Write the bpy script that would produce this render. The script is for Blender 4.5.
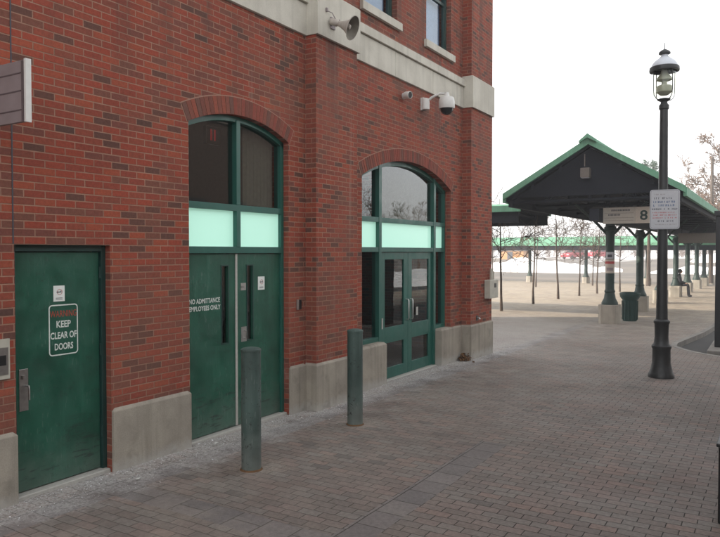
import bpy, bmesh, math, random
from mathutils import Vector, Matrix
R = math.radians
S = bpy.context.scene
for o in list(bpy.data.objects): bpy.data.objects.remove(o)
COL = S.collection

# ------------------------------------------------------------------ camera, sky, sun, exposure
cam = bpy.data.objects.new('camera', bpy.data.cameras.new('camera'))
COL.objects.link(cam)
cam.data.sensor_width = 36; cam.data.lens = 34.0
cam.data.clip_start = 0.05; cam.data.clip_end = 2500
cam.location = (0, -5.53, 2.10)
cam.rotation_euler = (R(90 - 1.39), 0, R(31.395 - 90))
S.camera = cam
S.render.resolution_x = 1024; S.render.resolution_y = 764

SUN_EL = 27.0
sdir = Vector((-0.55, 0.835, 0)).normalized()
w = bpy.data.worlds.new('World'); S.world = w; w.use_nodes = True
nt = w.node_tree; nt.nodes.clear()
sky = nt.nodes.new('ShaderNodeTexSky'); sky.sky_type = 'NISHITA'; sky.sun_disc = False
sky.sun_elevation = R(SUN_EL); sky.sun_rotation = math.atan2(sdir.x, sdir.y)
sky.air_density = 1.0; sky.dust_density = 1.2; sky.ozone_density = 0.4
hs = nt.nodes.new('ShaderNodeHueSaturation'); hs.inputs['Saturation'].default_value = 0.05
bg = nt.nodes.new('ShaderNodeBackground'); bg.inputs['Strength'].default_value = 0.15
wo = nt.nodes.new('ShaderNodeOutputWorld')
nt.links.new(sky.outputs[0], hs.inputs['Color']); nt.links.new(hs.outputs[0], bg.inputs[0]); nt.links.new(bg.outputs[0], wo.inputs[0])
sl = bpy.data.lights.new('sun', 'SUN'); sl.energy = 2.0; sl.angle = R(0.6); sl.color = (1, .86, .68)
sun = bpy.data.objects.new('sun', sl); COL.objects.link(sun)
trav = Vector((-sdir.x*math.cos(R(SUN_EL)), -sdir.y*math.cos(R(SUN_EL)), -math.sin(R(SUN_EL))))
sun.rotation_euler = trav.to_track_quat('-Z', 'Y').to_euler()
HAZE = .0026
S.view_settings.view_transform = 'Standard'; S.view_settings.look = 'None'
S.view_settings.exposure = 1.85; S.view_settings.gamma = 1; S.view_settings.use_curve_mapping = False

# ------------------------------------------------------------------ materials
class G:
    def __init__(s, name):
        s.m = bpy.data.materials.new(name); s.m.use_nodes = True
        s.t = s.m.node_tree; s.b = s.t.nodes['Principled BSDF']
    def n(s, ty): return s.t.nodes.new(ty)
    def put(s, v, sock):
        if hasattr(v, 'node'): s.t.links.new(v, sock)
        elif isinstance(v, (tuple, list)) and len(v) == 3 and sock.type == 'RGBA': sock.default_value = (*v, 1)
        else: sock.default_value = v
    def m_(s, op, a, b=None, c=None):
        n = s.n('ShaderNodeMath'); n.operation = op
        s.put(a, n.inputs[0])
        if b is not None: s.put(b, n.inputs[1])
        if c is not None: s.put(c, n.inputs[2])
        return n.outputs[0]
    def mix(s, f, a, b):
        n = s.n('ShaderNodeMix'); n.data_type = 'RGBA'
        s.put(f, n.inputs[0]); s.put(a, n.inputs[6]); s.put(b, n.inputs[7]); return n.outputs[2]
    def mul(s, f, a, b):
        n = s.n('ShaderNodeMix'); n.data_type = 'RGBA'; n.blend_type = 'MULTIPLY'
        s.put(f, n.inputs[0]); s.put(a, n.inputs[6]); s.put(b, n.inputs[7]); return n.outputs[2]
    def ss(s, v, a, b, lo=0.0, hi=1.0):
        n = s.n('ShaderNodeMapRange'); n.interpolation_type = 'SMOOTHSTEP'
        s.put(v, n.inputs[0]); n.inputs[1].default_value = a; n.inputs[2].default_value = b
        n.inputs[3].default_value = lo; n.inputs[4].default_value = hi; return n.outputs[0]
    def pos(s):
        if not hasattr(s, '_p'):
            s._g = s.n('ShaderNodeNewGeometry'); s._p = s._g.outputs['Position']
        return s._p
    def xyz(s, v=None):
        n = s.n('ShaderNodeSeparateXYZ'); s.put(v or s.pos(), n.inputs[0]); return n.outputs
    def comb(s, x=0.0, y=0.0, z=0.0):
        n = s.n('ShaderNodeCombineXYZ'); s.put(x, n.inputs[0]); s.put(y, n.inputs[1]); s.put(z, n.inputs[2]); return n.outputs[0]
    def noise(s, scale, detail=3.0, vec=None, rough=0.55, sx=None):
        n = s.n('ShaderNodeTexNoise'); n.inputs['Scale'].default_value = scale; n.inputs['Detail'].default_value = detail
        n.inputs['Roughness'].default_value = rough
        v = vec or s.pos()
        if sx:
            k = s.n('ShaderNodeMapping'); k.inputs['Scale'].default_value = sx; s.t.links.new(v, k.inputs[0]); v = k.outputs[0]
        s.t.links.new(v, n.inputs['Vector']); return n.outputs['Fac']
    def white(s, vec):
        n = s.n('ShaderNodeTexWhiteNoise'); n.noise_dimensions = '3D'; s.t.links.new(vec, n.inputs['Vector']); return n.outputs['Value']
    def ramp(s, f, stops, const=False):
        n = s.n('ShaderNodeValToRGB'); r = n.color_ramp
        if const: r.interpolation = 'CONSTANT'
        while len(r.elements) < len(stops): r.elements.new(0.5)
        for e, (p, c) in zip(r.elements, stops): e.position = p; e.color = (*c, 1)
        s.put(f, n.inputs[0]); return n.outputs[0]
    def bump(s, h, dist=0.005, st=1.0):
        n = s.n('ShaderNodeBump'); n.inputs['Distance'].default_value = dist; n.inputs['Strength'].default_value = st
        s.put(h, n.inputs['Height']); s.t.links.new(n.outputs[0], s.b.inputs['Normal'])
    def col(s, c): s.put(c, s.b.inputs['Base Color'])
    def set(s, rough=.6, metal=0.0, spec=None):
        s.put(rough, s.b.inputs['Roughness']); s.b.inputs['Metallic'].default_value = metal
        if spec is not None: s.b.inputs['Specular IOR Level'].default_value = spec
        return s.m

def bond(g, U, V, L, H, mort, wob=0.0015):
    """running bond: returns mortar mask (1 = brick), per-brick random vector"""
    v = g.m_('DIVIDE', V, H); row = g.m_('FLOOR', v)
    off = g.m_('MULTIPLY', g.m_('PINGPONG', row, 1.0), 0.5)
    u = g.m_('ADD', g.m_('DIVIDE', U, L), off); cl = g.m_('FLOOR', u)
    fu = g.m_('SUBTRACT', u, cl); fv = g.m_('SUBTRACT', v, row)
    du = g.m_('MULTIPLY', g.m_('MINIMUM', fu, g.m_('SUBTRACT', 1.0, fu)), L)
    dv = g.m_('MULTIPLY', g.m_('MINIMUM', fv, g.m_('SUBTRACT', 1.0, fv)), H)
    d = g.m_('MINIMUM', du, dv)
    d = g.m_('ADD', d, g.m_('MULTIPLY', g.m_('SUBTRACT', g.noise(60, 2), 0.5), wob*3))
    mask = g.ss(d, mort/2 - .0012, mort/2 + .0016)
    return mask, g.comb(cl, row, 3.7)

BR = [(0.0, (.12, .056, .044)), (.07, (.18, .064, .048)), (.16, (.245, .058, .038)), (.34, (.285, .062, .038)), (.52, (.255, .066, .042)),
      (.68, (.215, .066, .045)), (.80, (.30, .074, .042)), (.92, (.175, .070, .05)), (.985, (.10, .052, .042))]
def brick_material():
    g = G('brick'); x, y, z = g.xyz(); N = g.xyz(g._g.outputs['Normal'])
    side = g.m_('GREATER_THAN', g.m_('ABSOLUTE', N[0]), 0.7)
    U = g.m_('ADD', g.m_('MULTIPLY', side, y), g.m_('MULTIPLY', g.m_('SUBTRACT', 1.0, side), x))
    U = g.m_('ADD', U, g.m_('ADD', -0.0455, g.m_('MULTIPLY', side, 0.05)))
    mask, idv = bond(g, U, z, .2033, .0677, .0105)
    rnd = g.white(idv)
    c = g.ramp(rnd, BR, True)
    c = g.mul(.5, c, g.ramp(g.noise(35, 4), [(.25, (.55, .55, .55)), (.75, (1.3, 1.3, 1.3))]))
    c = g.mul(.6, c, g.ramp(g.noise(.7, 5), [(.3, (.74, .74, .76)), (.7, (1.18, 1.12, 1.08))]))
    mort = g.ramp(g.noise(3, 4), [(.3, (.24, .125, .088)), (.7, (.34, .195, .138))])
    c = g.mix(mask, mort, c)
    # soot and efflorescence below the stone band and near the plinth
    st = g.m_('MULTIPLY', g.ss(g.noise(1.0, 6, sx=(3.6, 3.6, .30)), .46, .70), g.ss(z, 3.3, 5.1))
    c = g.mix(g.m_('MULTIPLY', st, .6), c, (.075, .052, .045))
    pt = g.ss(g.noise(.42, 4), .5, .62)
    c = g.mix(g.m_('MULTIPLY', pt, .28), c, (.20, .095, .068))
    drip = g.m_('MULTIPLY', g.ss(g.noise(1.0, 6, sx=(7, 7, .22)), .60, .74), .30)
    c = g.mix(drip, c, (.34, .25, .21))
    low = g.ss(g.m_('ADD', z, g.m_('MULTIPLY', g.noise(2.0, 5), 1.2)), 1.7, .9, 0, .16)
    c = g.mix(low, c, (.12, .062, .05))
    ef = g.m_('MULTIPLY', g.ss(g.noise(2.3, 6), .56, .75), g.ss(z, 1.3, .5))
    c = g.mix(g.m_('MULTIPLY', ef, .35), c, (.42, .36, .33))
    g.col(c)
    h = g.m_('ADD', g.m_('MULTIPLY', mask, 1.0), g.m_('MULTIPLY', g.noise(90, 4), .35))
    g.bump(h, .006, .8)
    return g.set(.88, spec=.25)

def voussoir_material():
    g = G('voussoir_brick'); g.pos(); rnd = g._g.outputs['Random Per Island']
    c = g.ramp(rnd, [(0, (.17, .06, .045)), (.2, (.23, .062, .045)), (.45, (.26, .075, .05)), (.7, (.21, .072, .052)), (.9, (.15, .07, .055))], True)
    c = g.mul(.5, c, g.ramp(g.noise(35, 4), [(.25, (.6, .6, .6)), (.75, (1.25, 1.25, 1.25))]))
    g.col(c); g.bump(g.noise(90, 4), .003, .5); return g.set(.88, spec=.25)

def stone_material(name, a, b, streak=.35, rust=False, low_dirt=False):
    g = G(name); x, y, z = g.xyz()
    c = g.mix(g.ss(g.noise(2.2, 6), .3, .7), a, b)
    s2 = g.ss(g.noise(1.0, 5, sx=(9, 9, .5)), .45, .72)
    c = g.mix(g.m_('MULTIPLY', s2, streak), c, tuple(v*.42 for v in a))
    c = g.mul(.35, c, g.ramp(g.noise(120, 3), [(.3, (.7, .7, .7)), (.7, (1.2, 1.2, 1.2))]))
    if low_dirt:
        dz = g.m_('ADD', z, g.m_('MULTIPLY', g.noise(9, 4), .18))
        c = g.mix(g.ss(dz, .17, .02, 0, .6), c, (.42, .41, .39))
        c = g.mix(g.m_('MULTIPLY', g.ss(g.noise(4, 5), .55, .7), .35), c, (.12, .115, .10))
    g.col(c); g.bump(g.m_('ADD', g.noise(70, 5), g.noise(9, 4)), .004, .6); return g.set(.9, spec=.2)

def paint(name, c, rough=.45, wear=.3, metal=0.0, streak=0.0, dust=0.0, spec=.5, chips=0.0, scuff=0.0):
    g = G(name); x, y, z = g.xyz()
    k = g.mul(wear, c, g.ramp(g.noise(3.0, 6), [(.3, (.55, .55, .55)), (.72, (1.35, 1.35, 1.35))]))
    if streak:
        k = g.mix(g.m_('MULTIPLY', g.ss(g.noise(1.0, 6, sx=(14, 14, 1.1)), .5, .78), streak), k, tuple(min(1, v*2.1+.03) for v in c))
        k = g.mix(g.m_('MULTIPLY', g.ss(g.noise(22, 5), .62, .70), streak*.9), k, tuple(v*.4 for v in c))
    if dust:
        k = g.mix(g.ss(g.m_('ADD', z, g.m_('MULTIPLY', g.noise(8, 5), .5)), .75, .1, 0, dust), k, (.27, .27, .25))
    if scuff:
        sf = g.m_('MULTIPLY', g.ss(g.noise(1, 5, sx=(4, 4, 26)), .55, .66), g.ss(z, .75, .2))
        k = g.mix(g.m_('MULTIPLY', sf, scuff), k, (.02, .03, .025))
        gr = g.m_('MULTIPLY', g.ss(g.noise(2.6, 5), .45, .7), g.m_('MULTIPLY', g.ss(z, .5, 1.0), g.ss(z, 1.6, 1.1)))
        k = g.mix(g.m_('MULTIPLY', gr, scuff*.6), k, (.012, .03, .022))
    if chips:
        cm = g.m_('MULTIPLY', g.ss(g.noise(24, 6, rough=.7), .555, .585), g.ss(g.noise(4.5, 3), .46, .60))
        k = g.mix(g.m_('MULTIPLY', cm, chips), k, (.012, .014, .013))
        sc_ = g.m_('MULTIPLY', g.ss(g.noise(1, 4, sx=(60, 60, 9)), .60, .66), g.ss(g.noise(3, 3), .42, .6))
        k = g.mix(g.m_('MULTIPLY', sc_, chips*.7), k, (.19, .22, .205))
    g.col(k); g.bump(g.m_('ADD', g.noise(45, 4), g.m_('MULTIPLY', g.noise(5, 3), 1.5)), .0022, .45)
    r = g.ss(g.noise(6, 4), .3, .7, max(0, rough-.1), min(1, rough+.12))
    return g.set(r, metal, spec)

def glass_material(name, tint=(.42, .46, .45), ior=1.55, wav=.0):
    g = G(name); nt = g.t; nt.nodes.remove(g.b)
    out = nt.nodes['Material Output']
    tr = g.n('ShaderNodeBsdfTransparent'); tr.inputs[0].default_value = (*tint, 1)
    gl = g.n('ShaderNodeBsdfGlossy'); gl.inputs['Roughness'].default_value = .012; gl.inputs[0].default_value = (.93, .96, .97, 1)
    g.pos(); vm = g.n('ShaderNodeVectorMath'); vm.operation = 'DOT_PRODUCT'
    nt.links.new(g._g.outputs['Normal'], vm.inputs[0]); nt.links.new(g._g.outputs['Incoming'], vm.inputs[1])
    f0 = ((ior-1)/(ior+1))**2
    k5 = g.m_('POWER', g.m_('SUBTRACT', 1.0, g.m_('ABSOLUTE', vm.outputs['Value'])), 5.0)
    fres = g.m_('ADD', f0*1.8, g.m_('MULTIPLY', k5, 1.05))
    bp = g.n('ShaderNodeBump'); bp.inputs['Distance'].default_value = .006; bp.inputs['Strength'].default_value = .10
    g.put(g.noise(1.6, 2), bp.inputs['Height']); nt.links.new(bp.outputs[0], gl.inputs['Normal'])
    mx = g.n('ShaderNodeMixShader'); nt.links.new(g.m_('MINIMUM', fres, 1.0), mx.inputs[0])
    nt.links.new(tr.outputs[0], mx.inputs[1]); nt.links.new(gl.outputs[0], mx.inputs[2]); nt.links.new(mx.outputs[0], out.inputs['Surface'])
    return g.m

def plain(name, c, rough=.6, metal=0.0, spec=.4, nz=.25, sc=20):
    g = G(name); g.col(g.mul(nz, c, g.ramp(g.noise(sc, 4), [(.3, (.6, .6, .6)), (.7, (1.3, 1.3, 1.3))]))); return g.set(rough, metal, spec)

def emit(name, c, st, base=None):
    g = G(name); g.col(base or c); g.b.inputs['Emission Color'].default_value = (*c, 1); g.b.inputs['Emission Strength'].default_value = st
    return g.set(.25)

def paving_material():
    g = G('brick_paving'); x, y, z = g.xyz()
    wx = g.m_('ADD', x, g.m_('MULTIPLY', g.m_('SUBTRACT', g.noise(.8, 3), .5), .05))
    wy = g.m_('ADD', y, g.m_('MULTIPLY', g.m_('SUBTRACT', g.noise(.6, 3, sx=(1, 1.7, 1)), .5), .05))
    m1, i1 = bond(g, wy, wx, .205, .105, .006, .0022)
    m2, i2 = bond(g, wx, wy, .305, .30, .008, .0022)
    b1 = g.m_('MULTIPLY', g.m_('MULTIPLY', g.m_('GREATER_THAN', wy, -2.97), g.m_('LESS_THAN', wy, -2.67)), g.m_('LESS_THAN', wx, 7.4))
    b2 = g.m_('MULTIPLY', g.m_('MULTIPLY', g.m_('GREATER_THAN', wx, 3.97), g.m_('LESS_THAN', wx, 4.27)), g.m_('GREATER_THAN', wy, -2.67))
    b3 = g.m_('MULTIPLY', g.m_('GREATER_THAN', wy, -.57), g.m_('LESS_THAN', wy, -.27))
    band = g.m_('MINIMUM', g.m_('ADD', g.m_('ADD', b1, b2), b3), 1.0)
    rnd1 = g.white(i1); rnd2 = g.white(i2)
    c1 = g.ramp(rnd1, [(0, (.162, .140, .122)), (.18, (.185, .156, .134)), (.36, (.175, .158, .138)), (.52, (.194, .158, .136)), (.66, (.186, .170, .148)),
                       (.8, (.165, .140, .120)), (.91, (.208, .160, .134)), (.97, (.128, .115, .103))], True)
    c2 = g.ramp(rnd2, [(0, (.155, .142, .133)), (.3, (.168, .153, .143)), (.6, (.138, .128, .122)), (.85, (.18, .165, .152))], True)
    c = g.mix(band, c1, c2)
    mask = g.m_('ADD', g.m_('MULTIPLY', m1, g.m_('SUBTRACT', 1.0, band)), g.m_('MULTIPLY', m2, band))
    # large uneven tone, reddish and grey lots of pavers
    c = g.mul(.75, c, g.ramp(g.noise(.45, 5), [(.28, (.95, .90, .88)), (.5, (1.15, 1.13, 1.12)), (.72, (1.36, 1.33, 1.31))]))
    c = g.mul(.5, c, g.ramp(g.noise(28, 5), [(.25, (.55, .55, .55)), (.75, (1.4, 1.4, 1.4))]))
    red = g.ss(g.noise(.5, 3, sx=(1, 1.4, 1)), .52, .66, 0, .14)
    c = g.mix(g.m_('MULTIPLY', red, g.m_('SUBTRACT', 1.0, band)), c, (.17, .085, .068))
    damp = g.m_('MULTIPLY', g.ss(g.noise(.8, 6, rough=.65), .54, .68), .22)
    c = g.mix(damp, c, (.075, .066, .058))
    gum = g.ss(g.noise(7.5, 2), .735, .75, 0, .6)
    c = g.mix(gum, c, (.05, .046, .042))
    # road salt deposit: along the wall, round the bollards, over the open plaza
    n1 = g.noise(2.4, 7, rough=.66); n2 = g.noise(40, 4, rough=.7)
    near = g.ss(g.m_('ADD', y, g.m_('MULTIPLY', g.m_('SUBTRACT', n1, .5), 1.7)), -1.05, -.1)
    wide = g.ss(g.m_('ADD', y, g.m_('MULTIPLY', g.m_('SUBTRACT', g.noise(.35, 4), .5), 4.0)), -4.6, -.4)
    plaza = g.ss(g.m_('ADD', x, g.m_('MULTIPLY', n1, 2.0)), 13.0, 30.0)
    sp = g.ss(g.m_('ADD', n2, g.m_('MULTIPLY', near, .16)), .50, .70)
    s1 = g.m_('MULTIPLY', near, g.m_('ADD', .06, g.m_('MULTIPLY', sp, .46)))
    s2 = g.m_('MULTIPLY', wide, g.m_('ADD', .05, g.m_('MULTIPLY', g.ss(n1, .4, .75), .24)))
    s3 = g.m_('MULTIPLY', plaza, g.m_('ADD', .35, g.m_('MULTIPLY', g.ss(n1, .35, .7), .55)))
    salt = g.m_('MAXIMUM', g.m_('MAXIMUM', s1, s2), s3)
    for bx, by in ((5.18, -1.10), (7.25, -1.02)):
        dx = g.m_('SUBTRACT', x, bx + .12); dy = g.m_('SUBTRACT', y, by - .02)
        rr = g.m_('SQRT', g.m_('ADD', g.m_('MULTIPLY', dx, dx), g.m_('MULTIPLY', dy, dy)))
        ring = g.ss(g.m_('ADD', rr, g.m_('MULTIPLY', n1, .25)), .62, .22)
        salt = g.m_('MAXIMUM', salt, g.m_('MULTIPLY', ring, g.m_('ADD', .25, g.m_('MULTIPLY', sp, .5))))
    c = g.mul(.6, c, (.97, .97, 1.06))
    jc = g.mix(g.ss(wide, .15, .8), (.024, .021, .018), (.080, .072, .063))
    c = g.mix(mask, jc, c)
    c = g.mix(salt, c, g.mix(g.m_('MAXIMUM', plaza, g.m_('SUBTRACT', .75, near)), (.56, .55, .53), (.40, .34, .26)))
    g.col(c)
    wetr = g.ss(g.noise(.5, 4), .3, .7, .62, .85)
    g.bump(g.m_('ADD', g.m_('MULTIPLY', mask, 1.2), g.m_('ADD', g.m_('MULTIPLY', g.noise(70, 4), .5), g.m_('MULTIPLY', g.m_('ADD', rnd1, 0.0), .35))), .006, .8)
    return g.set(wetr, spec=.35)

def asphalt_material():
    g = G('asphalt_ground'); x, y, z = g.xyz()
    c = g.ramp(g.noise(.25, 6), [(.3, (.055, .055, .056)), (.7, (.10, .098, .095))])
    far = g.ss(x, 55, 62)
    c = g.mix(g.m_('MULTIPLY', far, g.ss(g.noise(.12, 5, sx=(1, .25, 1)), .3, .7, .3, .9)), c, (.20, .175, .15))
    c = g.mul(.4, c, g.ramp(g.noise(60, 4), [(.3, (.6, .6, .6)), (.7, (1.4, 1.4, 1.4))]))
    sn = g.ss(g.m_('ADD', x, g.m_('MULTIPLY', g.noise(.08, 5), 60)), 148, 165)
    c = g.mix(sn, c, (.74, .75, .78))
    g.col(c); g.bump(g.noise(90, 4), .004, .6); return g.set(.9, spec=.25)

M = {}
M['brick'] = brick_material(); M['vouss'] = voussoir_material()
M['mortar'] = plain('mortar', (.33, .20, .15), .9, spec=.2)
M['band'] = stone_material('limestone_band', (.60, .58, .51), (.49, .47, .41), .28)
M['plinth'] = stone_material('concrete_plinth', (.37, .335, .28), (.275, .248, .21), .5, low_dirt=True)
M['kerb'] = stone_material('granite_kerb', (.30, .285, .26), (.21, .2, .19), .2)
M['ped'] = stone_material('concrete_pedestal', (.36, .33, .28), (.27, .25, .215), .3)
M['pave'] = paving_material(); M['asph'] = asphalt_material()
M['door'] = paint('green_door_paint', (.009, .080, .050), .38, .55, streak=.22, dust=.22, chips=.3, scuff=.7)
M['frame'] = paint('teal_frame_paint', (.012, .095, .073), .38, .3, streak=.12)
M['frame_dark'] = paint('dark_green_frame_paint', (.008, .038, .033), .45, .25)
M['boll'] = paint('bollard_paint', (.052, .086, .077), .55, .75, streak=.5, dust=.35, chips=.9)
M['post'] = paint('black_lamp_paint', (.022, .024, .026), .5, .35, streak=.25)
M['cgreen'] = paint('canopy_column_green', (.006, .026, .021), .6, .35, streak=.1, dust=.04)
M['roofg'] = paint('patina_green_roof', (.15, .33, .225), .7, .3, streak=.25, spec=.2)
M['deck'] = plain('dark_roof_deck', (.018, .020, .026), .9, spec=.1, sc=3)
M['truss'] = plain('dark_truss_steel', (.02, .023, .030), .8, spec=.15)
M['alu'] = plain('aluminium', (.50, .51, .50), .35, 1.0, sc=30)
M['steel'] = plain('brushed_steel', (.36, .35, .34), .38, 1.0, sc=30)
M['alup'] = plain('weathered_aluminium_strip', (.40, .39, .36), .6, sc=30)
M['white'] = plain('white_plastic', (.66, .66, .64), .45, nz=.15)
M['paper'] = plain('white_paper', (.72, .75, .72), .8, nz=.1)
M['offw'] = plain('beige_metal_box', (.42, .40, .34), .5, nz=.3, sc=8)
M['black'] = plain('black_plastic', (.012, .012, .013), .4)
M['dome'] = plain('smoked_dome', (.02, .02, .022), .08)
M['horn'] = plain('horn_enamel', (.42, .38, .34), .5, nz=.3)
M['hornin'] = plain('horn_inside', (.16, .145, .115), .6, nz=.4)
M['wtext'] = plain('white_lettering', (.62, .66, .62), .7, nz=.35, sc=40)
M['rtext'] = plain('red_lettering', (.36, .055, .035), .7, nz=.5, sc=60)
M['dtext'] = plain('dark_green_numeral', (.012, .035, .03), .6)
M['blue'] = plain('blue_print', (.03, .08, .20), .6); M['redp'] = plain('red_print', (.40, .06, .06), .6)
M['ink'] = plain('dark_print', (.05, .055, .07), .6)
M['sgrey'] = plain('grey_sign_metal', (.24, .20, .205), .6, nz=.3, sc=5)
M['sgrey2'] = plain('grey_groove', (.11, .085, .09), .7)
M['sface'] = plain('pale_sign_face', (.42, .43, .46), .5, nz=.12)
M['gface'] = plain('cream_sign_face', (.40, .37, .32), .5, nz=.15); M['gface2'] = plain('warm_sign_face', (.44, .39, .33), .5, nz=.15)
M['glass'] = glass_material('window_glass'); M['glassup'] = glass_material('upper_window_glass', (.62, .68, .74), 1.38)
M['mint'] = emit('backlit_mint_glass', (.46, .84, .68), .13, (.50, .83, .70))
M['inside'] = plain('interior_wall', (.16, .12, .10), .9); M['infloor'] = plain('interior_floor', (.12, .11, .10), .7)
M['blockbrick'] = plain('brown_block_brick', (.075, .052, .042), .9, sc=2)
M['blind'] = plain('brown_vertical_blind', (.36, .31, .25), .8)
M['dsign'] = plain('grey_brown_sign', (.13, .115, .10), .7)
M['rblind'] = plain('sky_tint_blind', (.42, .54, .70), .8)  # blue of the sky reflected in the upper panes, put into the blind colour
M['redlit'] = emit('red_lit_bar', (1, .04, .05), .07, (.3, .02, .02))
M['lampglass'] = glass_material('lantern_glass', (.93, .94, .88), 1.3)
M['lampin'] = plain('lantern_reflector', (.40, .42, .36), .35, nz=.2)
M['enamel'] = plain('white_enamel', (.62, .66, .72), .35, nz=.12)
M['bark'] = plain('bark', (.085, .066, .055), .95, nz=.6, sc=9); M['twig'] = plain('twig_bark', (.07, .05, .04), .95, nz=.4)
M['bark_far'] = plain('sunlit_bark', (.15, .10, .075), .95, nz=.4)
M['needle'] = plain('pine_needles', (.045, .085, .05), .9, nz=.5, sc=3)
M['snow'] = plain('old_snow', (.80, .81, .83), .8, nz=.12, sc=.6)
M['bus'] = plain('dark_bus_paint', (.012, .014, .018), .35); M['tyre'] = plain('tyre_rubber', (.02, .02, .02), .85)
M['carred'] = plain('red_car_paint', (.34, .012, .03), .3); M['carglass'] = plain('car_window', (.02, .022, .026), .12)
M['orange'] = plain('orange_siding', (.50, .25, .09), .7, nz=.3); M['dirtroof'] = plain('weathered_roof', (.16, .14, .12), .9)
M['coat'] = plain('dark_coat_cloth', (.016, .017, .022), .9); M['trous'] = plain('dark_trousers', (.014, .014, .016), .9)
M['skin'] = plain('skin', (.42, .24, .17), .6, nz=.1); M['hair'] = plain('dark_hair', (.02, .014, .01), .7)
M['leafy'] = plain('dead_leaves', (.14, .075, .035), .9, nz=.6, sc=60)
M['litter'] = plain('litter_paper', (.6, .6, .58), .8)

# ------------------------------------------------------------------ builders
def gz(x, y=0):                               # the plaza falls gently away from the camera
    return -.03 - .007*min(x, 60.0)
def terrain(x, y):
    z = gz(x) - .125
    if x > 95: z += (min(x, 125)-95)/30*1.6 + max(0, min(x, 600)-125)*.004
    return z
def worldloc(p):
    v = Vector((0, 0, 0))
    while p: v += p.location; p = p.parent
    return v
def tag(o, label=None, cat=None, group=None, kind=None):
    if label: o['label'] = label
    if cat: o['category'] = cat
    if group: o['group'] = group
    if kind: o['kind'] = kind
    return o
def empty(name, loc, label, cat, group=None):
    o = bpy.data.objects.new(name, None); COL.objects.link(o); o.location = loc; o.empty_display_size = .2
    return tag(o, label, cat, group)
def kids(o): return [c for c in bpy.data.objects if c.parent == o]
def copy_tree(o, parent=None):
    c = o.copy(); COL.objects.link(c); c.parent = parent
    for ch in kids(o): copy_tree(ch, c)
    return c

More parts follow.
